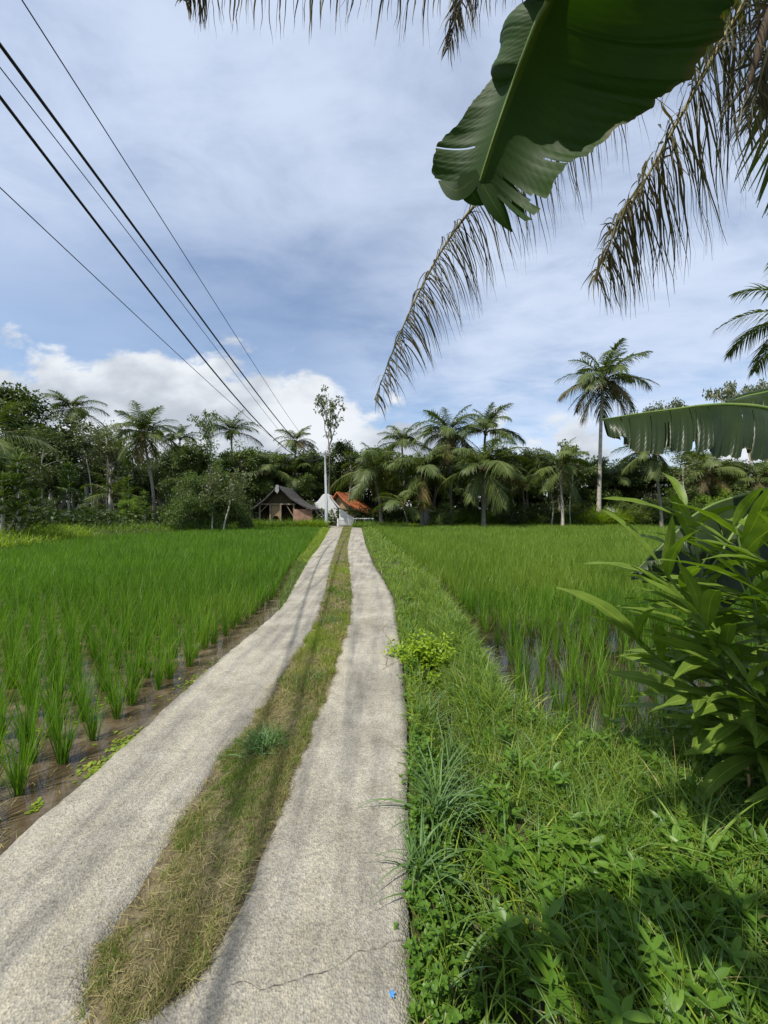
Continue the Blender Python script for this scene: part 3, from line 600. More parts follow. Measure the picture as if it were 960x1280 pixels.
tuft('reed_tuft', bx+.03, by+.12, 26, .42, .006, 'grass', 'tall arching reed tuft rising behind the lime green bush', 'reed tuft', lean=.2, curve=1.2)
# dry runner on the concrete by the bush
g = G()
for pts in ([(503, 800), (489, 803), (482, 795), (478, 786), (486, 778)], [(500, 812), (484, 822), (482, 834)], [(505, 825), (492, 830), (478, 838)]):
    pp = np.array([P(px, py, CAMZ*FPX/(py-CY)) for px, py in pts]); pp[:, 2] = .006+.01*np.sin(np.arange(len(pp))); g.tube(pp, .0022, 5)
o = g.build('dry_runner', ['dry_sheath']); tag(o, 'thin reddish dry creeper lying on the concrete by the lime bush', 'creeper')

# ------------------------------------------------------------------ palms
def make_frond(name, Ln, el, droop, n, wl, lf, mats, seed, S=4, sag=1.0, parent=None):
    """coconut frond along +X from the origin, start elevation el, bending down by droop"""
    rg = np.random.default_rng(seed); K = 14; t = np.linspace(0, 1, K)
    th = el-droop*t**1.35; ds = Ln/(K-1)
    px = np.concatenate([[0], np.cumsum(np.cos((th[1:]+th[:-1])/2)*ds)]); pz = np.concatenate([[0], np.cumsum(np.sin((th[1:]+th[:-1])/2)*ds)])
    py = .25*np.sin(t*2+seed)*t*Ln*.12
    pts = np.stack([px, py, pz], -1); g = G()
    g.tube(pts, np.linspace(.035, .008, K)*Ln/4, 5, 1)
    tl = np.repeat(np.linspace(.16, .985, n), 2)+rg.normal(0, .003, 2*n); sd = np.tile([1, -1], n)
    c = np.stack([np.interp(tl, t, pts[:, k]) for k in range(3)], -1)
    th_ = np.interp(tl, t, th); T = np.stack([np.cos(th_), 0*th_, np.sin(th_)], -1); Up = np.stack([-np.sin(th_), 0*th_, np.cos(th_)], -1); Sd = np.array([0, 1., 0])[None]*sd[:, None]
    ll = lf*(np.sin(np.pi*np.clip(.12+tl*.86, 0, 1))**.7)*rg.uniform(.8, 1.1, 2*n)
    fwd = .35+.55*tl
    d = Sd*(.85-.25*tl)[:, None]+T*fwd[:, None]+Up*(.12+rg.normal(0, .14, 2*n))[:, None]; d /= np.linalg.norm(d, axis=1)[:, None]
    s = np.linspace(0, 1, S)
    C = c[:, None]+d[:, None]*(ll[:, None]*s[None])[..., None]
    dr = sag*ll[:, None]*(rg.uniform(.35, .75, 2*n))[:, None]*s[None]**1.8
    C[..., 2] -= dr; C = C-(d*np.array([1, 1, .2]))[:, None]*(dr*.35)[..., None]
    T2 = np.gradient(C, axis=1); T2 /= np.linalg.norm(T2, axis=2)[..., None]
    W = np.cross(T2, Up[:, None]+.5*T[:, None]); W /= np.linalg.norm(W, axis=2)[..., None]+1e-9
    W = W*(wl*(1 if el > 0 else .75)*np.maximum(1-s**1.5, .08)*np.minimum(.5+s*3, 1))[None, :, None]
    g.ribbons(C, W, 0)
    return g.build(name, mats, parent)
ELS = [(1.30, .85), (1.02, 1.15), (.70, 1.25), (.33, 1.2), (-.05, .85), (-.5, .6), (-.95, .4)]
FR = {}
hold = []
def frond_proto(k, var, dry):
    key = (k, var, dry)
    if key not in FR:
        el, dr = ELS[k]; FR[key] = make_frond('frond', 4.0*(.80 if k == 0 else .92 if k == 1 else .88 if k >= 5 else 1), el, dr, 50, .046, 1.3, ['palm_dry' if dry else 'palm', 'rachis'], k*10+var, sag=.8+.06*k).data
        o = [o for o in bpy.data.objects if o.data == FR[key]][0]; bpy.data.objects.remove(o)
    return FR[key]
PAT = [0, 0, 1, 1, 1, 1, 2, 2, 2, 2, 2, 3, 3, 3, 3, 3, 4, 4, 4, 4, 5, 5, 5, 6, 6]
def palm(name, px, py, r_, Y, label, basepx=None, pat=PAT, dryfrom=6, nuts=0, rt=.16, group='coconut palms in the tree line', cat='palm tree', trunk=True, sq=1.0, zb=None, jit=1.0):
    r = r_*(1.12 if Y > 28 else 1.0); c = P(px, py, Y); s = r/FPX*Y/3.3
    bx = (basepx-CX)/FPX*Y if basepx is not None else c[0]+R.normal(0, .3)
    zb = float(hgt(bx, Y))-.1 if zb is None else zb
    root = empty(name, (bx, Y, zb)); tag(root, label, cat, group)
    H = c[2]-zb; dx = c[0]-bx
    t = np.linspace(0, 1, 12); bend = dx*t**1.6+.15*np.sin(t*5)*(dx != 0)*.5
    bend[-1] = dx
    g = G(); g.tube(np.stack([bend, .1*np.sin(t*3), H*t], -1), (rt*(1.0-.35*t)+.12*np.exp(-t*14))*max(s, .6), 10)
    if trunk: g.build('trunk', ['palm_bark' if name == 'coconut_palm' and (jit < 1 or px == 701) else 'palm_bark_grey'], root)
    yo = .1*math.sin(3)
    g = G()
    for k in range(14):
        a = k*2.4; e = np.array([math.cos(a)*.22, math.sin(a)*.22, .25-.5*(k/14)])*s
        g.tube([np.array([dx, yo, H-.25*s]), np.array([dx, yo, H-.1*s])+e], [.14*s, .03*s], 5)
    g.build('crown_base', ['fibre'], root)
    for i, k in enumerate(pat):
        az = i*2.39996+R.normal(0, .12); dry = k >= dryfrom or (k >= 4 and R.random() < .15)
        o = bpy.data.objects.new('frond', frond_proto(k, int(R.integers(2)), dry)); COL.objects.link(o); o.parent = root
        o.location = (dx, yo, H); o.rotation_euler = (float(R.normal(0, .16*jit)), float(R.normal(0, .13*jit)), az+float(R.normal(0, .15*jit))); sc = s*float(R.uniform(1-.22*jit, 1+.12*jit)); o.scale = (sc, sc, sc*sq)
    for i in range(nuts):
        a = i*2*math.pi/nuts; g = G(); 
        u, v = np.meshgrid(np.linspace(0, 2*np.pi, 9)[:-1], np.linspace(.05, np.pi-.05, 7))
        V = np.stack([.13*np.cos(u)*np.sin(v), .13*np.sin(u)*np.sin(v), .17*np.cos(v)], -1); ii = np.arange(6)[:, None]*8; jj = np.arange(8)[None]
        g.add(V*s, np.stack([ii+jj, ii+(jj+1) % 8, ii+8+(jj+1) % 8, ii+8+jj], -1).reshape(-1, 4)); o = g.build('coconut', ['coconut'], root)
        o.location = (dx+.38*s*math.cos(a), yo+.38*s*math.sin(a), H-(.35+.15*(i % 2))*s)
    return root
UPR = [0, 0, 1, 1, 1, 1, 1, 2, 2, 2, 2, 2, 3, 3, 3, 3, 4, 4, 4]
palm('coconut_palm', 755, 476, 46, 43, 'tallest coconut palm with slender pale trunk and round crown, standing alone at right', 748, nuts=7, rt=.165, dryfrom=6, group=None, jit=.4, pat=[0, 0, 0, 1, 1, 1, 1, 2, 2, 2, 2, 2, 3, 3, 3, 3, 3, 4, 4, 4, 4, 5, 5, 5, 5, 6, 6])
palm('coconut_palm', 180, 543, 38, 31, 'star shaped coconut palm left of the power lines with thin dark trunk', 192)
palm('coconut_palm', 90, 512, 30, 44, 'coconut palm poking out beside the big dark tree at far left', pat=UPR)
palm('coconut_palm', 561, 541, 40, 42, 'coconut palm with orange nuts and thin straight trunk, centre of the tree line', 563, nuts=6)
palm('coconut_palm', 607, 540, 38, 47, 'feathery upright palm just right of the one bearing orange nuts', pat=UPR+[1, 2, 0])
palm('coconut_palm', 603, 585, 52, 38, 'broad low coconut palm with drooping pale fronds in front of the upright feathery palm', 604, pat=UPR+[4, 5, 5, 4, 5], dryfrom=9)
palm('coconut_palm', 525, 588, 40, 40, 'coconut palm with one yellow drooping frond left of the nut bearing palm', 527)
palm('coconut_palm', 503, 553, 30, 47, 'dark coconut palm top sticking up behind, left of centre', pat=UPR)
palm('coconut_palm', 468, 590, 44, 43, 'spreading coconut palm right of the utility pole', 476, pat=UPR+[4, 5])
palm('coconut_palm', 701, 583, 36, 39, 'grey green coconut palm with hanging skirt and white lower trunk, left of the tallest palm', 703, pat=UPR+[4, 5, 5, 5, 6], dryfrom=9)
palm('coconut_palm', 370, 552, 24, 50, 'small palm top behind the ends of the power lines', pat=UPR)
palm('coconut_palm', 335, 592, 38, 47, 'leafy palm rising behind the dark roofed shed', pat=UPR+[4, 5])
palm('coconut_palm', 372, 597, 36, 49, 'pale fronded palm directly above the right slope of the shed roof', pat=UPR+[4, 5, 5], dryfrom=9)
palm('coconut_palm', 290, 540, 28, 46, 'dark feathery palm crown under the power lines', pat=UPR)
palm('coconut_palm', 225, 548, 22, 46, 'small pointed palm top right of the star shaped palm', pat=UPR)
palm('coconut_palm', -22, 552, 74, 23, 'large coconut palm cut off by the left edge with sweeping grey fronds', -30, pat=[1, 1, 2, 2, 2, 3, 3, 3, 3, 4, 4, 4, 5, 5], dryfrom=9)
palm('young_palm', 140, 618, 30, 33, 'short young palm with brownish fronds near the ground at left', pat=[0, 1, 1, 2, 2, 3, 3, 4, 4, 3], cat='young palm', group=None, rt=.1)
palm('coconut_palm', 818, 566, 34, 36, 'coconut palm with bare leaning trunk behind the ragged banana leaf', 827, pat=UPR+[4, 5, 5])
palm('young_palm', 505, 632, 34, 36.8, 'young palm with pale fronds close to the ground, right of the orange roof', pat=[0, 1, 1, 1, 2, 2, 2, 3, 3, 3, 4, 4], cat='young palm', group=None, rt=.08)
palm('coconut_palm', 738, 590, 26, 50, 'small dim palm just left behind the tallest palm trunk', pat=UPR)
palm('coconut_palm', 885, 590, 34, 40, 'palm with rusty lower fronds under the ragged banana leaf', pat=UPR+[5, 5, 6, 6, 5], dryfrom=4)
palm('coconut_palm', 948, 600, 34, 38, 'palm with brown hanging fronds at the right frame edge', pat=UPR+[5, 5, 6, 6, 5], dryfrom=4)
palm('coconut_palm', 770, 600, 28, 47, 'small palm just right behind the tallest palm trunk', pat=UPR)
palm('coconut_palm', 1010, 390, 92, 15, 'coconut palm mostly outside the right edge, fronds reaching in at mid sky height', 1040, pat=[0, 1, 1, 2, 2, 2, 3, 3, 3, 3, 4, 4, 4, 5], dryfrom=9, group=None)
palm('young_palm', 655, 608, 26, 42, 'young palm half hidden by dark trees right of the broad low palm', pat=UPR, cat='young palm', group=None, rt=.1)

# ------------------------------------------------------------------ broadleaf trees
def limb(rg, a, b, n=6, amp=.08):
    t = np.linspace(0, 1, n)[:, None]; L_ = np.linalg.norm(b-a)
    off = rg.normal(0, amp*L_, (n, 3))*np.sin(np.pi*t); return a*(1-t)+b*t+off+np.array([0, 0, 1])*np.sin(np.pi*t)*L_*.06
TP = {}
def tree_proto(kind, var, leafmat_, barkmat='bark'):
    """10 m tall prototype; returns (trunk mesh, crown mesh)"""
    key = (kind, var, leafmat_, barkmat)
    if key in TP: return TP[key]
    rg = np.random.default_rng(hash((len(kind), kind[0], var)) % 1000 if False else sum(map(ord, kind))*7+var)
    cfg = dict(dense=(3.2, 3.6, .62, 9, 5, 150, .24, .75), open=(3.0, 3.4, .66, 8, 4, 95, .26, .62), umbrella=(5.6, 1.5, .82, 11, 5, 80, .26, .6),
               sparse=(2.6, 3.4, .66, 7, 3, 42, .24, .42), shrub=(5.2, 4.4, .48, 12, 5, 130, .30, 1.1), slim=(1.9, 4.2, .58, 8, 4, 95, .24, .6))[kind]
    cr, ch, cz, nl, ns, nleaf, ls, cl = cfg
    g = G(); cent = np.array([0, 0, 10*cz]); tr = .20 if kind != 'sparse' else .12
    fork = {'umbrella': 6.2, 'shrub': 1.0, 'sparse': 4.4}.get(kind, 4.0)
    tk = limb(rg, np.array([0, 0, -.3]), np.array([rg.normal(0, .3), rg.normal(0, .3), fork]), 8, .02)
    g.tube(tk, np.linspace(tr*1.25, tr*.75, 8), 8)
    top = np.array([rg.normal(0, .4), rg.normal(0, .4), 10*cz+ch*.6]) if kind != 'umbrella' else np.array([.3, 0, 8.2])
    lead = limb(rg, tk[-1], top, 8, .03); g.tube(lead, np.linspace(tr*.7, .03, 8), 6)
    cen = []
    for k in range(nl):
        a = k*2.4+rg.normal(0, .3); v = rg.uniform(-.75, .9); q = math.sqrt(max(1-v*v, .1))*rg.uniform(.65, 1.0)
        e = cent+np.array([math.cos(a)*q*cr, math.sin(a)*q*cr, v*ch])
        if kind == 'sparse': e = cent+np.array([math.cos(a)*rg.uniform(.4, 1)*cr, math.sin(a)*rg.uniform(.3, .9)*cr, rg.uniform(.3, 1)*ch])
        f = rg.uniform(0, .65); st = np.array([np.interp(f*7, range(8), lead[:, i]) for i in range(3)])
        if e[2] < st[2]+.3: st = tk[-1]*.8+st*.2
        lb = limb(rg, st, e, 7, .05); g.tube(lb, np.linspace(tr*.45, .03, 7), 5)
        cen.append(e)
        for j in range(ns):
            f2 = rg.uniform(.35, .95); s2 = np.array([np.interp(f2*6, range(7), lb[:, i]) for i in range(3)])
            d = rg.normal(0, 1, 3); d[2] = abs(d[2])*.6 if kind != 'dense' else d[2]; d /= np.linalg.norm(d); e2 = s2+d*rg.uniform(.5, 1.0)*cr*.42*(np.array([1, 1, .35]) if kind == 'umbrella' else 1)
            g.tube(limb(rg, s2, e2, 4, .05), np.linspace(tr*.16, .015, 4), 4, cap=False); cen.append(e2)
            if kind in ('shrub', 'dense'): cen.append((s2+e2)/2)
    cen.append(top); cen = np.array(cen)
    a = g.build('trunk', [barkmat]).data
    n = len(cen)*nleaf; c = np.repeat(cen, nleaf, 0); o = rg.normal(0, 1, (n, 3)); o /= np.linalg.norm(o, axis=1)[:, None]
    rad_ = np.repeat(rg.uniform(.6, 1.3, len(cen)), nleaf)*cl*rg.random(n)**.45
    o2 = o*rad_[:, None]*np.array([1.15, 1.15, .62]); c = c+o2
    d = o*.7+rg.normal(0, .5, (n, 3)); d[:, 2] -= .25; d /= np.linalg.norm(d, axis=1)[:, None]
    l_ = ls*rg.uniform(.6, 1.25, n); w = np.cross(d, rg.normal(0, 1, (n, 3))*.6+np.array([0, 0, 1.2])); w /= np.linalg.norm(w, axis=1)[:, None]+1e-9
    g = G(); g.kites(c, d*l_[:, None], w*(l_*.30)[:, None]); b = g.build('crown', [leafmat_]).data
    for me in (a, b):
        for o in [o for o in bpy.data.objects if o.data == me]: bpy.data.objects.remove(o)
    TP[key] = (a, b); return TP[key]
def tree(name, px, ytop, Y, wpx, kind, var, mat, label, bark='bark', cat='tree', group='broadleaf trees in the tree line', rz=None):
    x = (px-CX)/FPX*Y; zb = float(hgt(x, Y))-.1; H = (CY-ytop)/FPX*Y+CAMZ-zb
    cr = dict(dense=3.9, open=3.6, umbrella=6.4, sparse=3.0, shrub=6.2, slim=2.5)[kind]
    s = H/10; sx = (wpx/FPX*Y)/cr if wpx else s
    a, b = tree_proto(kind, var, mat, bark)
    root = empty(name, (x, Y, zb), float(R.uniform(0, 6.28)) if rz is None else rz); tag(root, label, cat, group)
    for nm, me in (('trunk', a), ('crown', b)):
        o = bpy.data.objects.new(nm, me); COL.objects.link(o); o.parent = root; o.scale = (sx, sx, s*.93)
    return root
T = [
 (35, 470, 40, 62, 'dense', 0, 'tree_dark', 'huge dark dense tree at the far left, tallest on that side', 'bark'),
 (75, 520, 36, 36, 'dense', 1, 'tree_dark', 'dark tree below the far left palm top', 'bark'),
 (112, 508, 42, 36, 'open', 0, 'tree_mid', 'mid green tree with long pale leaning trunk left of the star shaped palm', 'bark_pale'),
 (140, 525, 40, 32, 'open', 1, 'tree_olive', 'olive open crowned tree touching the star shaped palm on its left', 'bark_pale'),
 (258, 505, 40, 26, 'sparse', 2, 'tree_mid', 'tall thin tree with separate leaf clusters under the power lines', 'bark_pale'),
 (243, 545, 38, 34, 'dense', 2, 'tree_mid', 'round green tree below the thin clustered tree', 'bark'),
 (300, 528, 42, 24, 'slim', 0, 'tree_mid', 'slim dark green tree right of the thin clustered tree', 'bark'),
 (320, 550, 44, 30, 'dense', 1, 'tree_mid', 'rounded tree behind and left of the shed roof', 'bark'),
 (411, 486, 46, 26, 'sparse', 1, 'tree_olive', 'tall sparse tree with forked bare branches above the utility pole', 'bark'),
 (392, 556, 48, 30, 'dense', 2, 'tree_mid', 'dark rounded tree behind the wires left of the pole', 'bark'),
 (436, 550, 50, 34, 'dense', 0, 'tree_dark', 'dark dense tree right behind the utility pole', 'bark'),
 (486, 556, 52, 34, 'dense', 1, 'tree_dark', 'dark tree behind the spreading palm right of the pole', 'bark'),
 (540, 560, 52, 34, 'dense', 2, 'tree_dark', 'dark tree filling the gap left of the nut bearing palm', 'bark'),
 (634, 556, 50, 32, 'dense', 0, 'tree_dark', 'dark tree right of the upright feathery palm', 'bark'),
 (660, 556, 48, 28, 'dense', 2, 'tree_dark', 'dark tree with low outline midway between the two palm groups', 'bark'),
 (700, 538, 46, 34, 'open', 0, 'tree_mid', 'tree top showing above the grey green skirted palm', 'bark'),
 (745, 575, 46, 34, 'dense', 1, 'tree_dark', 'dark tree behind the trunk of the tallest palm', 'bark'),
 (790, 570, 48, 40, 'dense', 0, 'tree_dark', 'dark tree under the tip of the ragged banana leaf', 'bark'),
 (820, 497, 68, 44, 'umbrella', 0, 'tree_olive', 'flat topped olive tree right of the tallest palm, showing above the banana leaf', 'bark_pale'),
 (938, 464, 60, 52, 'umbrella', 1, 'tree_olive', 'higher flat topped tree at the right edge above the banana leaf', 'bark_pale'),
 (850, 575, 44, 40, 'dense', 2, 'tree_mid', 'green tree behind the leaning bare palm trunk', 'bark'),
 (905, 568, 46, 42, 'dense', 1, 'tree_dark', 'dark tree under the ragged banana leaf near the right edge', 'bark'),
 (955, 575, 44, 36, 'dense', 0, 'tree_mid', 'tree at the right frame edge behind the ginger leaves', 'bark'),
 (10, 555, 30, 34, 'dense', 2, 'tree_mid', 'mid height tree at the left frame edge below the huge dark one', 'bark'),
 (205, 560, 42, 30, 'dense', 0, 'tree_dark', 'dark tree right behind the star shaped palm', 'bark'),
 (165, 575, 44, 28, 'dense', 1, 'tree_dark', 'dark tree behind the trunk of the star shaped palm', 'bark'),
 (270, 590, 44, 30, 'dense', 1, 'tree_dark', 'dark tree low behind the light green thicket', 'bark'),
 (360, 575, 52, 34, 'dense', 0, 'tree_dark', 'dark tree behind the shed palms', 'bark'),
 (575, 575, 50, 30, 'dense', 1, 'tree_dark', 'dark tree behind the trunk of the nut bearing palm', 'bark'),
 (610, 565, 54, 34, 'dense', 2, 'tree_dark', 'dark tree hidden behind the broad low palm', 'bark')]
T += [
 (128, 548, 46, 34, 'dense', 2, 'tree_mid', 'green tree filling the gap left of the star shaped palm', 'bark'), (222, 556, 47, 34, 'dense', 0, 'tree_mid', 'mid green tree filling in right of the star shaped palm', 'bark'),
 (345, 560, 54, 40, 'dense', 2, 'tree_mid', 'mid green tree high behind the shed ridge', 'bark'), (465, 560, 54, 40, 'dense', 0, 'tree_mid', 'mid green tree behind the spreading palm crown', 'bark'),
 (515, 562, 55, 40, 'dense', 1, 'tree_mid', 'mid green tree behind the palm with the yellow frond', 'bark'), (585, 560, 55, 40, 'dense', 0, 'tree_mid', 'mid green tree between the nut bearing palm and the feathery one', 'bark'),
 (648, 563, 54, 36, 'dense', 1, 'tree_light', 'lighter green tree in the dip between the palm groups', 'bark'), (680, 568, 52, 34, 'dense', 0, 'tree_mid', 'mid green tree left of the skirted palm', 'bark'),
 (722, 568, 52, 34, 'dense', 2, 'tree_mid', 'mid green tree between the skirted palm and the tallest palm', 'bark'), (770, 566, 54, 38, 'dense', 1, 'tree_mid', 'mid green tree right behind the tallest palm trunk', 'bark'),
 (60, 548, 44, 40, 'open', 0, 'tree_mid', 'open mid green tree right of the huge dark one', 'bark_pale'), (280, 566, 46, 34, 'dense', 2, 'tree_light', 'lighter green tree behind the thicket', 'bark'),
 (880, 560, 54, 40, 'dense', 0, 'tree_mid', 'mid green tree behind the rusty palm', 'bark'), (405, 566, 56, 40, 'dense', 1, 'tree_mid', 'mid green tree behind the pole top', 'bark')]
for (px, yt, Y, w, kind, var, mat, lab, bk) in T: tree('tree', px, yt-(8 if Y > 43.5 else 3), Y, w*1.18, kind, var, mat, lab, bk)
S_ = [
 (230, 578, 30, 34, 0, 'tree_light', 'light green bushy thicket left of the pole, its leftmost mound'), (265, 572, 31, 34, 1, 'tree_light', 'tallest mound of the light green thicket below the thin clustered tree'),
 (298, 590, 32, 28, 0, 'tree_mid', 'green bush directly left of the shed'), (165, 615, 30, 20, 1, 'tree_bright', 'small bright green bush at the foot of the star shaped palm'),
 (60, 615, 27, 30, 0, 'tree_mid', 'bush beside the pale stemmed dracaenas at far left'), (115, 625, 32, 26, 1, 'tree_mid', 'low bush between the dracaenas and the young palm'),
 (5, 600, 20, 44, 1, 'tree_mid', 'leafy bush cut by the left frame edge'), (550, 622, 40, 24, 0, 'tree_light', 'green bush right of the small grey hut'),
 (640, 625, 42, 30, 1, 'tree_dark', 'dark bush below the gap between palm groups'), (680, 622, 43, 28, 0, 'tree_dark', 'dark bush left of the white palm trunk'),
 (725, 622, 43, 26, 1, 'tree_mid', 'bush left of the tallest palm trunk'), (775, 612, 44, 26, 0, 'tree_mid', 'bush right of the tallest palm trunk'),
 (805, 618, 42, 28, 1, 'tree_mid', 'bush behind the low tin roof at right'), (845, 600, 40, 34, 0, 'tree_light', 'light green bush right of the leaning bare trunk'),
 (895, 605, 38, 34, 1, 'tree_bright', 'yellowish bush in front of the rusty palm'), (940, 600, 36, 34, 0, 'tree_mid', 'bush at the right edge below the ragged banana leaf'),
 (385, 622, 46, 26, 1, 'tree_dark', 'dark bush behind the white gable'), (462, 618, 52, 28, 0, 'tree_dark', 'dark bush behind the orange roof'),
 (424, 600, 51, 9, 1, 'tree_bright', 'small bright yellow green bush just above the orange roof ridge'), (490, 612, 44, 24, 1, 'tree_dark', 'dark bush behind the young pale palm'),
 (590, 620, 44, 28, 0, 'tree_dark', 'dark bush behind the trunk of the broad low palm'), (400, 640, 38.6, 6, 0, 'tree_olive', 'sparse olive bush in front of the shed brick wall'),
 (200, 625, 36, 26, 1, 'tree_mid', 'low bush right of the star shaped palm trunk'), (330, 615, 48, 26, 0, 'tree_dark', 'dark bush behind the shed')]
for (px, yt, Y, w, var, mat, lab) in S_: tree('bush', px, yt, Y, w, 'shrub', var, mat, lab, cat='bush', group='bushes along the field edge')

# dracaena clumps at left: pale forked stems with rosettes
def dracaena(px, ytop, Y, n, label, s=1.0, mat='tree_light'):
    x = (px-CX)/FPX*Y; z = float(hgt(x, Y)); root = empty('dracaena', (x, Y, z)); tag(root, label, 'dracaena plant', 'dracaenas at the left field edge')
    H = (CY-ytop)/FPX*Y+CAMZ-z
    for k in range(n):
        a = k*2.4; h = H*(1-.14*k) if k else H; e = np.array([math.cos(a)*.35*s*(k > 0)+.1*k, math.sin(a)*.3*s, h-.5*s])
        g = G(); g.tube([(0.06*math.cos(a), .06*math.sin(a), 0), e*.5+[.1, 0, 0], e], [.05*s, .04*s, .03*s], 6); g.build('stem', ['bark_pale'], root)
        g = G()
        for tier in range(3):
            m = 26; b = np.repeat((e-np.array([0, 0, .28*tier*s]))[None], m, 0); C, Wd, nn = paths(b, U_(0, 6.28, m), s*U_(.45, .65, m), np.abs(R.normal(.55+.3*tier, .25, m)), U_(.3, .9, m), 5, tw=R.normal(0, .3, m), W=s*.035, prof='leaf'); g.ribbons(C, Wd)
        g.build('leaf_rosette', [mat], root)
dracaena(85, 575, 26, 4, 'dracaena with pale forked stems right of the left edge thicket', 1.35)
dracaena(22, 562, 19, 5, 'tall dracaena with shiny dark rosettes at the far left edge', 1.3, 'tree_mid')
dracaena(2, 585, 18, 4, 'dracaena cut off by the left frame edge', 1.2, 'tree_mid')
dracaena(160, 592, 31, 4, 'yellow green dracaena beside the star shaped palm trunk', 1.1)
dracaena(210, 605, 32, 4, 'short dracaena at the left foot of the light green thicket', 1.1)
dracaena(180, 612, 30, 3, 'short dracaena just left of the star shaped palm base', 1.0)

# thin bare saplings with pale trunks at the forest edge
def sapling(px, ytop, Y, lean, label):
    x = (px-CX)/FPX*Y; z = float(hgt(x, Y))-.1; H = (CY-ytop)/FPX*Y+CAMZ-z; rg = R
    root = empty('sapling', (x, Y, z)); tag(root, label, 'sapling', 'thin pale trunks at the forest edge')
    t = np.linspace(0, 1, 9)[:, None]; tp = np.array([[lean, 0, H]]); pts = tp*t+np.stack([.12*np.sin(t[:, 0]*7+px), 0*t[:, 0], 0*t[:, 0]], -1)
    g = G(); g.tube(pts, np.linspace(.075, .03, 9), 6)
    tips = []
    for k in range(7):
        s = pts[5+k % 4]; e = s+np.array([rg.normal(0, .8), rg.normal(0, .6), rg.uniform(.2, 1.0)]); g.tube([s, (s+e)/2+[0, 0, .1], e], [.03, .02, .01], 4); tips.append(e)
    g.build('trunk', ['bark_pale'], root)
    n = 700; c = np.array(tips)[rg.integers(0, 7, n)]+rg.normal(0, .33, (n, 3)); d = rg.normal(0, 1, (n, 3)); d[:, 2] -= .4; d /= np.linalg.norm(d, axis=1)[:, None]; w = np.cross(d, rg.normal(0, 1, (n, 3))); w /= np.linalg.norm(w, axis=1)[:, None]
    g = G(); g.kites(c, d*.22, w*.06); g.build('crown', ['tree_olive'], root)
for (px, yt, Y, ln, lab) in [(50, 560, 34, .3, 'thin pale sapling trunk between the far left bushes'), (38, 575, 33, -.4, 'leaning thin sapling left of the pale one at far left'), (118, 530, 37, -1.2, 'long leaning white trunk left of the star shaped palm'), (135, 540, 38, -.2, 'straight white sapling left of the star shaped palm'),
                            (690, 600, 41, 0, 'thin pale sapling just left of the skirted palm'), (712, 590, 42, .3, 'thin pale sapling between the skirted palm and the tallest palm'), (860, 585, 39, -.5, 'thin sapling right of the leaning bare palm trunk'), (280, 600, 30, .6, 'thin forked sapling in front of the light green thicket'),
                            (268, 605, 30, -.5, 'thin sapling on the left of the forked one in the thicket'), (640, 600, 43, .2, 'thin pale sapling in the dark gap right of the broad low palm'), (436, 580, 46, .2, 'slender pale trunk seen just right of the utility pole')]: sapling(px, yt, Y, ln, lab)

# far wood behind: one mass nobody could count
g = G()
cen = []
for k in range(760):
    px = R.uniform(-140, 1100); Y = R.uniform(54, 74); x = (px-CX)/FPX*Y
    top = np.interp(px, [-100, 0, 150, 300, 420, 600, 760, 960, 1100], [12, 12, 10.5, 9.4, 10, 10.6, 9.0, 10, 10])
    cen.append((x, Y, R.uniform(.3, top*R.uniform(.75, 1.0))))
cen = np.array(cen); n = 210; c = np.repeat(cen, n, 0); o = R.normal(0, 1, c.shape); o /= np.linalg.norm(o, axis=1)[:, None]; c = c+o*(np.repeat(U_(1.0, 2.4, len(cen)), n)*R.random(len(c))**.4)[:, None]*np.array([1, 1, .7])
d = o+R.normal(0, .6, c.shape); d[:, 2] -= .2; d /= np.linalg.norm(d, axis=1)[:, None]; w = np.cross(d, R.normal(0, 1, c.shape)+np.array([0, 0, 1])); w /= np.linalg.norm(w, axis=1)[:, None]
ls = U_(.35, .65, len(c)); g.kites(c, d*ls[:, None], w*(ls*.36)[:, None], m=0)
for k in range(120):
    px = R.uniform(-60, 1020); Y = R.uniform(50, 56); x = (px-CX)/FPX*Y; g.tube([(x, Y, 0), (x+R.normal(0, .4), Y, 3.5), (x+R.normal(0, .8), Y, 7)], [.12, .10, .06], 5, 1)
tag(g.build('far_wood', ['tree_dark', 'bark']), 'dark far woodland closing the view behind the palms', 'woodland', kind='stuff')

# undergrowth and tall grass on the far field edges
g = G()
def band(n, fx, fy, Lm, W, m, S=4, lean=.3, curve=.8):
    t = R.random(n); x, y = fx(t), fy(t); z = hgt(x, y)
    C, Wd, _ = paths(np.column_stack([x, y, z]), U_(0, 6.28, n), Lm*np.exp(R.normal(0, .3, n)), np.abs(R.normal(lean, .2, n)), np.abs(R.normal(curve, .4, n)), S, W=W*U_(.6, 1.3, n)); g.ribbons(C, Wd, m)
sp = lambda a: (lambda t: a*R.normal(0, 1, len(t)))
band(9000, lambda t: -6+t*-9, lambda t: 37.1+R.random(len(t))*2.2, .62, .022, 0)            # far bank left
band(9000, lambda t: -15.6-R.random(len(t))*3.5+np.interp(13+t*24, [14, 22, 37], [0, -2, 1.5]), lambda t: 13+t*24, .38, .016, 0)
band(5000, lambda t: -16-R.random(len(t))*5, lambda t: 15+t*8, .45, .02, 1)
band(16000, lambda t: -2+t*42, lambda t: 41.0+R.random(len(t))*1.5, .34, .022, 1, lean=.6)      # pale bund
band(9000, lambda t: 12+t*28, lambda t: 42.2+R.random(len(t))*1.5, 1.0, .035, 0)
band(2200, lambda t: 8.5+t*4.5, lambda t: 42.2+R.random(len(t))*1.2, 1.3, .035, 0)
band(4500, lambda t: 22+t*7, lambda t: 41.6+R.random(len(t))*1.2, 1.45, .035, 1)
band(5000, lambda t: -3.2+t*5.5, lambda t: 38.5+R.random(len(t))*3, .55, .022, 0)
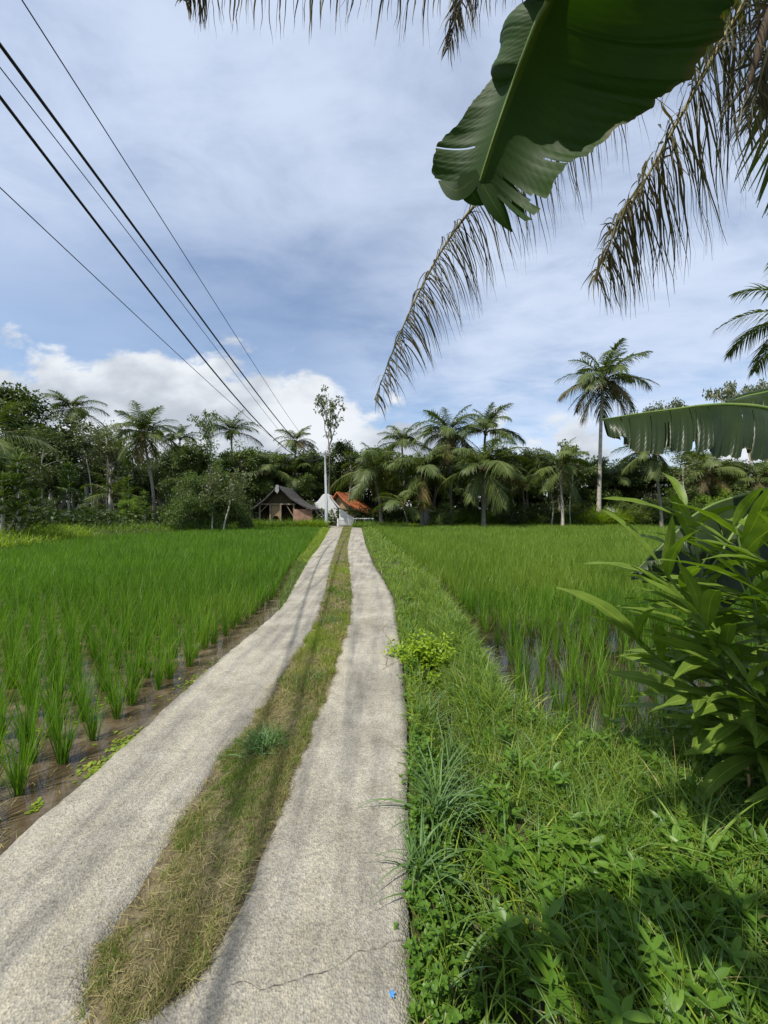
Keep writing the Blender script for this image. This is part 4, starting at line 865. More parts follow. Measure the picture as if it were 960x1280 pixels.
band(4000, lambda t: -8.5+t*2.7, lambda t: 37.0+R.random(len(t))*1.3, .55, .022, 1)
tag(g.build('field_edge_grass', ['grass', 'grass_lime']), 'unmown grass and herbs along the far edges of both paddies', 'grass', kind='stuff')
g = G()
n = 26000; t = R.random(n); x = -30+t*75; y = 43.2+R.random(n)*5; x2 = x; z = hgt(x, y)+R.random(n)**1.5*1.9
d = R.normal(0, 1, (n, 3)); d /= np.linalg.norm(d, axis=1)[:, None]; w = np.cross(d, R.normal(0, 1, (n, 3))); w /= np.linalg.norm(w, axis=1)[:, None]
g.kites(np.column_stack([x, y, z]), d*.34, w*.11)
n = 9000; t = R.random(n); y = 18+t*22; x = -18.5-R.random(n)*6+np.interp(y, [14, 22, 40], [1, -1, 3]); z = hgt(x, y)+R.random(n)**1.6*1.3
d = R.normal(0, 1, (n, 3)); d /= np.linalg.norm(d, axis=1)[:, None]; w = np.cross(d, R.normal(0, 1, (n, 3))); w /= np.linalg.norm(w, axis=1)[:, None]; g.kites(np.column_stack([x, y, z]), d*.26, w*.09)
tag(g.build('undergrowth', ['tree_dark']), 'low dark undergrowth at the foot of the trees', 'undergrowth', kind='stuff')

# ------------------------------------------------------------------ buildings
def curve_roof(g, prof, y0, y1, th, m=0):
    prof = np.array(prof, float); tt = np.linspace(0, len(prof)-1, 33); xs = np.interp(tt, range(len(prof)), prof[:, 0]); zs = np.interp(tt, range(len(prof)), prof[:, 1])
    for _ in range(2):
        zs[1:-1] = np.where(np.abs(tt[1:-1]-len(prof)//2) < .2, zs[1:-1], (zs[:-2]+zs[1:-1]*2+zs[2:])/4)
    poly = [(a, b) for a, b in zip(xs, zs)]
    for i in range(len(poly)-1):
        (a, b), (c, d) = poly[i], poly[i+1]
        v = [(a, y0, b), (c, y0, d), (c, y1, d), (a, y1, b), (a, y0, b-th), (c, y0, d-th), (c, y1, d-th), (a, y1, b-th)]
        g.add(v, [(0, 1, 2, 3), (7, 6, 5, 4), (0, 4, 5, 1), (3, 2, 6, 7)], m)
    for (a, b) in (poly[0], poly[-1]): g.add([(a, y0, b), (a, y1, b), (a, y1, b-th), (a, y0, b-th)], [(0, 1, 2, 3)], m)
SY = 39.5; k_ = SY/FPX
shed = empty('timber_shed', ((350-CX)*k_, SY, 0.05)); tag(shed, 'open timber shed with dark concave swept roof left of the pole', 'shed')
sp_ = [(-3.25, 1.72), (-2.3, 2.15), (-1.4, 2.85), (-.7, 3.55), (0, 4.3), (.5, 3.9), (1.3, 3.05), (2.4, 2.35), (3.6, 1.85)]
g = G(); curve_roof(g, sp_, -1.0, 5.0, .15); rf = g.build('roof', ['thatch'], shed, smooth=False)
g = G(); g.prism([(-.14, 4.32), (.14, 4.32), (.2, 3.75), (.03, 3.45), (-.22, 3.7)], -1.10, -1.02); g.build('gable_finial', ['iron_grey'], rf, smooth=False)
g = G(); g.prism([(-1.4, 2.6), (-.7, 3.25), (0, 3.95), (.5, 3.6), (1.3, 2.8), (1.3, 2.45), (-1.4, 2.45)], -.1, -.02); g.build('gable_boards', ['timber_dark'], shed, smooth=False)
for x in (-3.0, -2.0, -.9, .18, 1.55):
    g = G(); g.box(x-.07, x+.07, -.45, -.31, -.1, 1.78 if x == -3.0 else 2.3); g.build('post', ['timber'], shed, smooth=False)
for x in (-3.0, .2, 3.3):
    g = G(); g.box(x-.07, x+.07, 4.3, 4.44, -.1, 1.7 if abs(x) > 2 else 2.3); g.build('post', ['timber'], shed, smooth=False)
g = G(); g.box(-2.1, 1.7, -.46, -.30, 2.30, 2.44); g.build('beam', ['timber'], shed, smooth=False)
g = G(); g.tube([(.75, -.38, 2.3), (1.5, -.38, 1.1)], .05, 5); g.build('brace', ['timber'], shed)
g = G(); g.tube([(-1.95, -.38, 1.5), (-1.2, -.38, 2.3)], .05, 5); g.build('brace', ['timber'], shed)
g = G(); a = np.linspace(0, np.pi, 9); arch = [(-.36+.36*math.cos(q), .75+.42*math.sin(q)) for q in a]
g.prism([(.1, 2.28), (.1, 0)]+[(0, 0)]+arch+[(-.72, 0), (-.82, 0), (-.82, 2.28)], -.3, -.2); g.build('arched_panel', ['bamboo'], shed, smooth=False)
g = G(); g.box(1.62, 3.45, -.6, -.42, -.1, 1.85); g.build('brick_wall', ['brick'], shed, smooth=False)
g = G(); g.box(-2.9, 3.2, 2.8, 2.9, -.1, 1.7); g.box(-1.9, 2.0, 2.8, 2.9, 1.7, 2.5); g.build('back_wall', ['timber_dark'], shed, smooth=False)
WY = 45.0; kw = WY/FPX
wh = empty('white_house', ((407-CX)*kw, WY, .05)); tag(wh, 'white plastered house with a small gable just left of the pole base', 'house')
g = G(); g.prism([(-1.3, -.1), (1.4, -.1), (1.4, 2.0), (.55, 3.2), (.35, 3.62), (-.35, 3.62), (-1.3, 2.4)], 0, .2); g.build('gable_wall', ['white_wall'], wh, smooth=False)
g = G(); curve_roof(g, [(-1.5, 2.42), (-.9, 2.95), (-.4, 3.66), (0, 3.8), (.4, 3.66), (.9, 2.9), (1.6, 2.1)], .22, 4.5, .1); g.build('roof', ['white_wall'], wh, smooth=False)
g = G(); g.box(-.55, -.2, -.03, -.003, 1.2, 1.9); g.build('window', ['iron_grey'], wh, smooth=False)
g = G(); g.box(-1.2, -1.05, .21, 4.2, -.1, 2.3); g.build('side_wall', ['white_wall'], wh, smooth=False)
oh = empty('orange_roofed_house', ((419-CX)*kw+.3, 46.5, .05), rad(-24)); tag(oh, 'house with sweeping orange tiled roof and timber gable right of the pole', 'house')
g = G(); curve_roof(g, [(-3.0, 1.7), (-1.6, 2.4), (-.7, 3.2), (0, 4.05), (.9, 3.1), (2.2, 2.15), (4.3, 1.35)], -.6, 4.2, .14); g.build('roof', ['tile'], oh, smooth=False)
g = G(); g.prism([(-1.6, 0), (2.4, 0), (2.4, 1.75), (.9, 2.85), (0, 3.75), (-.7, 2.9), (-1.6, 2.2)], .1, .2); g.build('gable_wall', ['bamboo'], oh, smooth=False)
g = G(); g.box(-1.5, 2.6, .2, 3.0, 0, 1.5); g.build('walls', ['white_wall'], oh, smooth=False)
gw = empty('garden_wall', ((430-CX)*43/FPX, 43, .05)); tag(gw, 'low white garden wall with sloping top at the end of the track', 'wall')
g = G(); g.prism([(-.55, 0), (-.55, 1.95), (-.1, 1.75), (.7, 1.1), (1.1, .95), (1.1, 0)], 0, .15); g.build('wall', ['white_wall'], gw, smooth=False)
g = G(); g.box(1.12, 3.4, 0, .12, .75, .86); g.build('rail', ['white_wall'], gw, smooth=False)
for x in (1.3, 2.3, 3.3):
    g = G(); g.box(x-.06, x+.06, .02, .10, 0, .745); g.build('post', ['iron_grey'], gw, smooth=False)
gate = empty('gate', ((432-CX)*41.5/FPX, 41.9, 0.02)); tag(gate, 'small grey slatted gate across the end of the track', 'gate')
g = G(); g.box(-.8, .5, -.02, .02, .58, .64); g.box(-.8, .5, -.02, .02, .1, .16); g.build('rail', ['iron_grey'], gate, smooth=False)
g = G()
for q in range(9): g.box(-.78+q*.155, -.74+q*.155, -.045, -.022, .03, .72)
g.build('bars', ['iron_grey'], gate, smooth=False)
for x in (-.9, .6):
    g = G(); g.box(x-.08, x+.08, -.08, .08, -.1, .85); g.build('gate_post', ['iron_grey' if x > 0 else 'white_wall'], gate, smooth=False)
hut = empty('hut', ((543-CX)*40.2/FPX, 42.3, .05)); tag(hut, 'small grey hut with sloping tin roof below the palms, right of the track', 'hut')
g = G(); g.add([(-1.3, -1, 1.95), (1.5, -1, 1.25), (1.5, 1.2, 1.45), (-1.3, 1.2, 2.15), (-1.3, -1, 1.88), (1.5, -1, 1.18), (1.5, 1.2, 1.38), (-1.3, 1.2, 2.08)], [(0, 1, 2, 3), (7, 6, 5, 4), (0, 4, 5, 1), (1, 5, 6, 2), (2, 6, 7, 3), (3, 7, 4, 0)]); g.build('roof', ['pole'], hut, smooth=False)
for x, y, h in ((-1.1, -.8, 1.82), (1.3, -.8, 1.2), (-1.1, 1.0, 1.95), (1.3, 1.0, 1.35)):
    g = G(); g.box(x-.07, x+.07, y-.07, y+.07, -.1, h); g.build('post', ['timber'], hut, smooth=False)
g = G(); g.box(-1.0, -.3, -.75, -.7, -.1, 1.6); g.build('wall_board', ['iron_grey'], hut, smooth=False)
lr = empty('low_hut', ((778-CX)*42.6/FPX, 43.6, .05)); tag(lr, 'low hut with weathered tin roof right of the tallest palm', 'hut')
g = G(); g.add([(-1.1, -1.0, 1.55), (1.2, -1.0, 1.5), (1.0, 1, 2.25), (-1.2, 1, 2.3), (-1.1, -1.0, 1.48), (1.2, -1.0, 1.43), (1.0, 1, 2.18), (-1.2, 1, 2.23)], [(0, 1, 2, 3), (7, 6, 5, 4), (0, 4, 5, 1), (1, 5, 6, 2), (2, 6, 7, 3), (3, 7, 4, 0)]); g.build('roof', ['pole'], lr, smooth=False)
for x in (-.95, .95):
    for y, h in ((-.85, 1.49), (.85, 2.12)):
        g = G(); g.box(x-.06, x+.06, y-.06, y+.06, -.1, h); g.build('post', ['timber'], lr, smooth=False)

# ------------------------------------------------------------------ pole and wires
PX, PY = (408-CX)/FPX*38, 38.0
pole = empty('utility_pole', (PX, PY, float(hgt(PX, PY))-.02)); tag(pole, 'tall pale grey steel utility pole at the end of the track', 'utility pole')
g = G(); g.tube([(0, 0, 0), (0, 0, 3.0), (-.02, 0, 3.02), (-.08, 0, 5.4), (-.09, 0, 5.45), (-.14, 0, 7.75)], [.17, .155, .135, .125, .10, .085], 14); g.build('shaft', ['pole'], pole)
g = G(); g.box(-.55, .45, -.05, .03, 7.42, 7.50); g.build('crossarm', ['iron_grey'], pole, smooth=False)
WX = [-.45, -.28, -.14, .06, .36]
for x in WX:
    g = G(); g.tube([(x, -.01, 7.505), (x, -.01, 7.56), (x, -.01, 7.57), (x, -.01, 7.62)], [.035, .05, .03, .02], 8); g.build('insulator', ['ceramic'], pole)
# each wire lies in its own vertical plane, X = a + bY, its heights read from where it crosses the sky
WR = [('thick black cable, right one of the heavy pair', -3.7, [(0, 55), (68, 151), (141, 245), (219, 354), (292, 453), (358, 538)], .024, .06, 2),
      ('thick black cable, left one of the heavy pair', -4.15, [(0, 125), (68, 208), (135, 292), (208, 393), (281, 485), (349, 552)], .024, -.14, 1),
      ('thin wire running between the two heavy cables', -3.95, [(0, 86), (80, 185), (160, 290), (240, 398), (300, 475), (355, 545)], .007, -.28, 2),
      ('thin wire farthest right and highest of the five', -3.55, [(29, 0), (156, 208), (250, 344), (313, 448), (362, 524)], .008, .36, 3),
      ('thin wire farthest left and lowest of the five', -4.9, [(0, 234), (104, 333), (208, 430), (292, 505), (333, 542)], .008, -.45, 0)]
for lab, a, pts, r, xo, _ in WR:
    if r > .02: r = .0205
    xe = PX+xo; b = (xe-a)/PY; q = []
    for px, py in pts:
        s = (px-CX)/FPX; Y = a/(s-b); q.append((Y, CAMZ+(CY-py)/FPX*Y))
    q = np.array(q)[np.argsort(np.array(q)[:, 0])]; q = np.vstack([q, [[PY, 7.62+float(hgt(PX, PY))]], [[PY, 7.62+float(hgt(PX, PY))]], [[PY, 7.62+float(hgt(PX, PY))]]])
    co = np.polyfit(q[:, 0], q[:, 1], 3, w=np.r_[np.ones(len(q)-3)*1.5/np.maximum(q[:-3, 0], 3)*6, 2, 2, 2])
    yw = np.linspace(-14, PY-.02, 90); zw = np.polyval(co, yw)
    z0 = np.polyval(co, 2.0); sl = np.polyval(np.polyder(co), 2.0); zw = np.where(yw < 2.0, z0+sl*(yw-2.0)*.8, zw)
    g = G(); g.tube(np.stack([a+b*yw, yw, zw], -1), r, 6)
    if r > .02:
        for ph in (0, 2.1, 4.2): g.tube(np.stack([a+b*yw+.014*np.cos(yw*6+ph), yw, zw+.012*np.sin(yw*6+ph)], -1), r*.45, 4)
    tag(g.build('power_line', ['wire']), lab, 'power line', 'power lines crossing the sky')

# ------------------------------------------------------------------ near palm with withered fronds
npm = empty('coconut_palm', (4.35, 3.4, -.05)); tag(npm, 'near coconut palm outside the top right, its withered fronds hanging into the sky', 'palm tree')
def loc(o): o.matrix_parent_inverse = Matrix.Translation((-4.35, -3.4, .05)); return o
CR = np.array([4.0, 3.3, 7.1])
g = G(); t = np.linspace(0, 1, 14)[:, None]; g.tube(np.array([[4.35, 3.4, -.1]])*(1-t)+CR*t+np.stack([.12*np.sin(t[:, 0]*4), 0*t[:, 0], 0*t[:, 0]], -1), np.linspace(.2, .13, 14), 12); loc(g.build('trunk', ['palm_bark'], npm))
def spline(P_, n):
    P_ = np.array(P_); k = len(P_); t = np.linspace(0, k-1, n); out = []
    pad = np.vstack([2*P_[0]-P_[1], P_, 2*P_[-1]-P_[-2]])
    for q in t:
        i = min(int(q), k-2); f = q-i; a, b, c, d = pad[i:i+4]
        out.append(.5*((2*b)+(-a+c)*f+(2*a-5*b+4*c-d)*f*f+(-a+3*b-3*c+d)*f**3))
    return np.array(out)
def near_frond(pts, n, lf, sidebias, label, hang=1.0, seed=0, fwd=.5, t0=.12, curl=1.0, wl=.011, mat='frond_near', bias=(0, 0, 0)):
    rg = np.random.default_rng(seed); pp = spline(pts, 40); g = G(); g.tube(pp, np.linspace(.028, .004, 40), 6, 1)
    T = np.gradient(pp, axis=0); T /= np.linalg.norm(T, axis=1)[:, None]
    tl = np.repeat(np.linspace(t0, .995, n), 2)+rg.normal(0, .002, 2*n); tl = np.clip(tl, 0, 1); sd = np.tile([1., -1.], n)
    f = tl*39; c = np.stack([np.interp(f, range(40), pp[:, k]) for k in range(3)], -1); t_ = np.stack([np.interp(f, range(40), T[:, k]) for k in range(3)], -1)
    side = np.array(sidebias)[None]*sd[:, None]; side = side-t_*np.sum(side*t_, 1)[:, None]; side /= np.linalg.norm(side, axis=1)[:, None]
    ll = lf*(np.sin(np.pi*np.clip(.22+tl*.72, 0, 1))**.8)*rg.uniform(.78, 1.12, 2*n)
    S = 9; s = np.linspace(0, 1, S); d = side*rg.uniform(.5, 1.0, 2*n)[:, None]+t_*(fwd*rg.uniform(.6, 1.4, 2*n))[:, None]+rg.normal(0, .055, (2*n, 3))+np.array(bias); d /= np.linalg.norm(d, axis=1)[:, None]
    hg = hang*rg.uniform(.75, 1.2, 2*n)
    th = np.zeros((2*n, S, 3)); cur = c.copy(); dirs = d.copy(); out = [cur]
    wv = rg.normal(0, 1, (2*n, 3))
    for k in range(1, S):
        dirs = dirs+np.array([0, 0, -1.])[None]*(hg*.30)[:, None]+curl*.16*wv*math.sin(k*1.3)+curl*rg.normal(0, .09, (2*n, 3)); dirs /= np.linalg.norm(dirs, axis=1)[:, None]
        cur = cur+dirs*(ll/(S-1))[:, None]; out.append(cur)
    C = np.stack(out, 1); T2 = np.gradient(C, axis=1); T2 /= np.linalg.norm(T2, axis=2)[..., None]+1e-9
    ang = rg.uniform(0, 3.14, 2*n)[:, None]+s[None]*rg.normal(0, 1.3, 2*n)[:, None]; A = np.cross(T2, np.array([0.2, 1, .1])); A /= np.linalg.norm(A, axis=2)[..., None]+1e-9; B = np.cross(T2, A)
    W = (A*np.cos(ang)[..., None]+B*np.sin(ang)[..., None]*.6)*(wl*rg.uniform(.6, 1.2, 2*n)[:, None]*np.maximum(1-s**1.7, .08)[None]*np.minimum(.6+s*3, 1)[None])[..., None]
    g.ribbons(C, W, 0)
    # torn thread-like halves
    k = rg.random(2*n) < .4; C2 = C[k]+rg.normal(0, 1, (k.sum(), 1, 3))*.03*s[None, :, None]; g.ribbons(C2, W[k]*.45, 0)
    o = loc(g.build('frond', [mat, 'rachis'], npm)); 
    if label: o['label'] = label
    return o
near_frond([CR, P(905, -60, 3.3), P(790, 60, 3.4), P(680, 165, 3.5), P(592, 258, 3.55), P(545, 325, 3.6), P(503, 410, 3.65), P(468, 500, 3.7)], 150, .86, (1.0, .5, .25), 'longest withered brown frond hanging down the middle of the sky', seed=1, fwd=.38, hang=.72, t0=.30, curl=.45, wl=.0075, bias=(.75, 0, -.1))
near_frond([CR, P(985, -80, 3.0), P(915, 30, 3.0), P(862, 125, 3.0), P(812, 215, 3.05), P(772, 285, 3.1), P(742, 350, 3.1)], 135, 1.12, (1.0, .5, .45), 'withered frond with curling leaflets at the right, olive brown', seed=2, fwd=.62, hang=.55, t0=.22, curl=.55, wl=.0095, bias=(.45, 0, .12))
near_frond([CR, P(960, -260, 2.8), P(800, -170, 2.75), P(640, -85, 2.7), P(520, -52, 2.7), P(400, -40, 2.7), P(270, -22, 2.7), P(232, 2, 2.7)], 105, .50, (.1, .8, -.5), 'withered frond along the top edge, only its leaflet tips in frame', seed=3, fwd=.4, hang=1.3, t0=.3, curl=.8, wl=.009)
near_frond([CR, P(760, -170, 2.5), P(640, -85, 2.5), P(585, -18, 2.5), P(560, 60, 2.55)], 52, .42, (.8, .2, -.4), 'short withered frond tip pointing down left of the big banana leaf', seed=4, fwd=.9, hang=.9, t0=.45, curl=.7, wl=.008)
near_frond([CR, P(1010, -60, 2.7), P(975, 20, 2.7), P(950, 95, 2.7), P(935, 160, 2.75)], 46, .7, (1, .2, .1), None, seed=5, fwd=.6, hang=.5, t0=.3, curl=.9, wl=.010)
g = G(); sp2 = spline([CR, P(1000, -60, 2.6), P(962, 15, 2.6), P(945, 75, 2.62), P(930, 128, 2.65)], 24); g.tube(sp2, np.r_[np.linspace(.01, .03, 16), np.linspace(.03, .002, 8)], 7); loc(g.build('spathe', ['timber_dark'], npm))
for i in range(16):
    az = i*2.4+.4; k = [0, 0, 1, 1, 1, 2, 2, 2, 3, 3, 3, 3, 4, 4, 4, 4][i]
    if k >= 3 and math.cos(az-math.pi) > -.2: continue
    o = bpy.data.objects.new('frond', frond_proto(k, 0, False)); COL.objects.link(o); o.parent = npm; o.location = tuple(CR-np.array([4.35, 3.4, -.05])); o.rotation_euler = (0, 0, az); o.scale = (1, 1, 1)

# ------------------------------------------------------------------ banana plants
def banana_leaf(parent, mid, Le, Re, tears, name='leaf', mat='banana', label=None, sag=.04, seed=0, gap=.5, inv=None, K=150, J=9, ragged=.0, taper=True):
    """mid, Le, Re: matching control points of midrib, left and right edge; tears: list of (side, t, width, depth)"""
    rg = np.random.default_rng(seed); m = spline(mid, K); l = spline(Le, K); r = spline(Re, K); g = G(); t = np.linspace(0, 1, K)
    Tn = np.gradient(m, axis=0)
    for sgn, e in ((-1, l), (1, r)):
        e = e+rg.normal(0, 1, (K, 3))*.0015+(e-m)*(.02*np.sin(t*61+sgn)+.012*np.sin(t*143))[:, None]
        j = np.linspace(0, 1, J)
        ts = sorted(q[1] for q in tears if q[0] == sgn); seg = np.searchsorted(ts, t)
        if ragged:
            fs = 1+rg.normal(0, ragged, len(ts)+1); ft = rg.normal(0, ragged*.06, len(ts)+1)
            e = m+(e-m)*fs[seg][:, None]*(1-.10*ragged*np.abs(rg.normal(0, 1, K))-.25*ragged*np.abs(np.sin(t*47+1)*np.sin(t*131)))[:, None]+Tn/np.linalg.norm(Tn, axis=1)[:, None]*ft[seg][:, None]
        nrm = np.cross(Tn, e-m); nrm /= np.linalg.norm(nrm, axis=1)[:, None]+1e-9; nrm = nrm*np.sign(nrm[:, 2:3]+1e-6)
        V = m[:, None]*(1-j)[None, :, None]+e[:, None]*j[None, :, None]+nrm[:, None]*(sag*np.sin(np.pi*j)**.9)[None, :, None]*(np.linalg.norm(e-m, axis=1)/.3)[:, None, None]
        V = V+nrm[:, None]*(.006*np.sin(t*40+sgn)[:, None]*j[None]**1.5*(1))[..., None]
        kill = np.zeros((K-1, J-1), bool)
        for (sd, tt_, wd, dp) in tears:
            if sd != sgn: continue
            # open the tear: push the two banks apart along the leaf
            dt = t-tt_; w_ = wd*np.clip((j-(1-dp))/dp, 0, 1)
            ic = int(round(tt_*(K-1))); ic = min(max(ic, 1), K-2); j0 = int((1-dp)*(J-1))
            kill[ic, j0:] = True
            hw = max(int(wd*K*3), 3); sh = int(wd*K)
            if sh >= 1: 
                for jj in range(j0, J-1):
                    ww = int(round(sh*(jj-j0+1)/max(J-1-j0, 1))); kill[max(ic-ww//2, 0):ic+ww//2+1, jj] = True
            off = (rg.normal(0, .012)+.01)
            V[ic+1:ic+14] += nrm[ic+1:ic+14, None]*(off*np.linspace(1, 0, len(V[ic+1:ic+14]))[:, None]*j[None]**1.2)[..., None]
        U = np.zeros((K, J, 2)); U[..., 0] = j[None]*sgn; U[..., 1] = t[:, None]
        i_ = np.arange(K-1)[:, None]*J+np.arange(J-1)[None]; F = np.stack([i_, i_+1, i_+J+1, i_+J], -1)[~kill]
        g.add(V, F.reshape(-1, 4), 0, U)
    g2 = G(); g2.tube(m, np.linspace(.015, .003, K), 6)
    o = g.build(name, [mat], parent); o2 = g2.build('midrib', ['petiole'], o)
    if inv is not None: o.matrix_parent_inverse = inv
    if label: o['label'] = label
    return o
# plant behind and right of the camera: the big leaf overhead
b1 = np.array([1.75, -.35, 0.]); bp = empty('banana_plant', tuple(b1)); tag(bp, 'banana plant whose huge dark leaf hangs overhead at the top right', 'banana plant', 'banana plants at the right')
inv1 = Matrix.Translation(tuple(-b1))
g = G(); g.tube([(1.75, -.35, 0), (1.76, -.33, 1.2), (1.72, -.28, 2.5)], [.12, .10, .065], 14); o = g.build('pseudostem', ['pseudostem'], bp); o.matrix_parent_inverse = inv1
g = G(); g.tube(spline([(1.72, -.28, 2.4), (1.6, -.12, 2.85), (1.35, .15, 3.2)], 14), np.linspace(.045, .018, 14), 8); o = g.build('petiole', ['petiole'], bp); o.matrix_parent_inverse = inv1
mid = [(1.35, .15, 3.2), (1.05, .45, 3.38), (.80, .72, 3.42), P(700, -60, 1.00), P(685, 0, 1.08), P(671, 27, 1.11), P(652, 75, 1.16), P(639, 110, 1.20), P(618, 170, 1.25), P(600, 226, 1.3)]
Re = [(1.50, .28, 3.05), (1.40, .62, 2.98), (1.22, .82, 2.98), P(945, -60, .98), P(914, 5, 1.0), P(893, 55, 1.02), P(838, 115, 1.06), P(775, 160, 1.10), P(705, 215, 1.16), P(660, 278, 1.22)]
Le = [(1.2, -.0, 3.1), (.8, .25, 3.2), (.55, .55, 3.25), P(668, -45, 1.12), P(655, 5, 1.20), P(628, 42, 1.25), P(618, 84, 1.28), P(588, 135, 1.32), P(546, 182, 1.36), P(541, 222, 1.38)]
lf = banana_leaf(bp, mid, Le, Re, [(1, .955, .012, .7), (1, .985, .008, .5), (-1, .885, .011, .55), (1, .87, .006, .35)], label='huge dark green leaf seen from below, tip torn', sag=.05, seed=2, inv=inv1, K=170)
def unseen_leaf(pts, half, seed, tears):
    m = spline(pts, 7); T_ = np.gradient(m, axis=0); T_ /= np.linalg.norm(T_, axis=1)[:, None]; sd = np.cross(T_, (0, 0, 1.)); sd /= np.linalg.norm(sd, axis=1)[:, None]
    w = half*np.array([.35, .8, 1, 1, .95, .8, .3])[:, None]; dn = np.array([0, 0, -.35])
    banana_leaf(bp, list(m), list(m+(-sd+dn)*w), list(m+(sd+dn)*w), tears, seed=seed, inv=inv1, ragged=.35)
unseen_leaf([(1.72, -.28, 2.45), (1.1, -.05, 2.95), (.3, .12, 3.05), (-.40, .2, 2.85), (-.85, .28, 2.5)], .21, 3, [(q, t_, w_, .85) for q in (1, -1) for t_, w_ in ((.25, .03), (.38, .06), (.5, .04), (.6, .07), (.72, .05), (.85, .06))])  # out-of-view leaf, added to cast shade on the lower right bank
unseen_leaf([(1.72, -.28, 2.45), (1.1, -.3, 2.9), (.3, -.16, 3.0), (-.35, -.10, 2.75)], .17, 9, [(q, t_, w_, .85) for q in (1, -1) for t_, w_ in ((.3, .03), (.45, .06), (.6, .04), (.75, .06), (.88, .03))])  # another unseen leaf, added so the near right corner falls in shade
unseen_leaf([(1.72, -.28, 2.45), (1.3, .0, 3.05), (.75, .30, 3.3), (.25, .5, 3.3), (-.1, .62, 3.1)], .21, 5, [(q, t_, w_, .85) for q in (1, -1) for t_, w_ in ((.3, .03), (.45, .05), (.6, .03), (.75, .05), (.88, .03))])  # unseen as well, added to carry the shade further up the bank
0 and unseen_leaf([(1.72, -.28, 2.45), (1.75, .1, 3.0), (1.6, .5, 3.3), (1.35, .85, 3.45)], .25, 6, [(1, .5, .012, .8), (-1, .7, .015, .7)])
unseen_leaf([(1.72, -.28, 2.45), (1.3, -.55, 2.9), (.6, -.5, 2.8), (-.1, -.3, 2.3)], .26, 8, [(1, .5, .012, .8), (-1, .7, .015, .7)])
# torn lobes hanging at the tip
g = G()
for (a, b_, c, w) in [((600, 226), (622, 262), (640, 290), .030), ((612, 212), (640, 248), (657, 276), .030), ((592, 224), (570, 238), (548, 226), .035), ((585, 215), (590, 240), (604, 256), .04)]:
    C = spline([P(*a, 1.3), P(*b_, 1.31), P(*c, 1.33)], 12)[None]; T2 = np.gradient(C, axis=1); T2 /= np.linalg.norm(T2, axis=2)[..., None]; W = np.cross(T2, (0.1, 1, .15)); W = W/np.linalg.norm(W, axis=2)[..., None]*(w*np.sin(np.pi*np.linspace(.25, .98, 12)))[None, :, None]
    g.ribbons(C, W, 0, uv=True)
g.build('torn_tip', ['banana'], lf)
def arc_leaf(parent, inv, P0, P1, P2, half, mat, label=None, seed=0, nt=10, droop=.9, tearw=.006, out=(0, -1, 0), **k):
    """leaf on a curved midrib whose two halves hang down like a tent"""
    rg = np.random.default_rng(seed); n = 8; m = spline([P0, (np.array(P0)+P1)/2+np.array([0, 0, .02]), P1, (np.array(P1)+P2)/2+np.array([0, 0, .01]), P2], n)
    T_ = np.gradient(m, axis=0); T_ /= np.linalg.norm(T_, axis=1)[:, None]; sd = np.cross(T_, (0, 0, 1.)); sd /= np.linalg.norm(sd, axis=1)[:, None]
    w = half*np.array([.55, .85, 1, 1, 1, .95, .8, .35])
    dn = np.array([0, 0, -1.])
    Re = [m[i]+(sd[i]*math.cos(droop)+dn*math.sin(droop))*w[i] for i in range(n)]; Le = [m[i]+(-sd[i]*math.cos(droop)+dn*math.sin(droop))*w[i]*.95 for i in range(n)]
    tears = [(s, float(t), tearw*float(rg.uniform(.3, 2.2)), float(rg.uniform(.45, .95))) for s in (-1, 1) for t in np.clip(np.linspace(.08, .93, nt)+rg.normal(0, .012, nt), .03, .97)]
    return banana_leaf(parent, list(m), Le, Re, tears, mat=mat, label=label, seed=seed, inv=inv, **k)
b2 = np.array([2.62, 2.15, 0.]); bq = empty('banana_plant', tuple(b2)); tag(bq, 'banana plant at the right edge holding out a ragged horizontal leaf', 'banana plant', 'banana plants at the right')
inv2 = Matrix.Translation(tuple(-b2))
g = G(); g.tube([(2.45, 2.12, -.05), (2.55, 2.14, .6), (2.72, 2.2, 1.5), (2.8, 2.25, 2.1)], [.15, .12, .10, .06], 16); o = g.build('pseudostem', ['pseudostem'], bq); o.matrix_parent_inverse = inv2
g = G()
for k in range(9):
    a = 2.2+k*.42; c = np.array([2.44+.13*math.cos(a), 2.12+.13*math.sin(a), .72-.03*k]); C = spline([c, c+[.06*math.cos(a), .06*math.sin(a), -.2], c+[.10*math.cos(a), .10*math.sin(a), -.48]], 9)[None]
    W = np.zeros((1, 9, 3)); W[0] = np.array([-math.sin(a), math.cos(a), 0])*(.045*np.sin(np.pi*np.linspace(.3, .97, 9)))[:, None]; g.ribbons(C, W)
o = g.build('dry_sheaths', ['dry_sheath'], bq); o.matrix_parent_inverse = inv2
g = G(); c = spline([P(924, 948, 1.95), P(931, 958, 1.93), P(936, 972, 1.93), P(936, 988, 1.94)], 10)[None]; W = np.zeros((1, 10, 3)); W[0, :, 0] = np.array([.012, .028, .032, .028, .02, .012, .009, .01, .010, .006])*.8; g.ribbons(c, W); o = g.build('dry_bract', ['sheath_pale'], bq); o.matrix_parent_inverse = inv2
for a_, b_ in (((2.8, 2.25, 2.0), P(1010, 530, 2.15)), ((2.8, 2.25, 2.1), P(1010, 470, 2.45)), ((2.8, 2.25, 1.8), P(1010, 600, 2.9))):
    g = G(); g.tube(spline([a_, (np.array(a_)+b_)/2+[0, 0, .06], b_], 10), np.linspace(.035, .018, 10), 8); o = g.build('petiole', ['petiole'], bq); o.matrix_parent_inverse = inv2
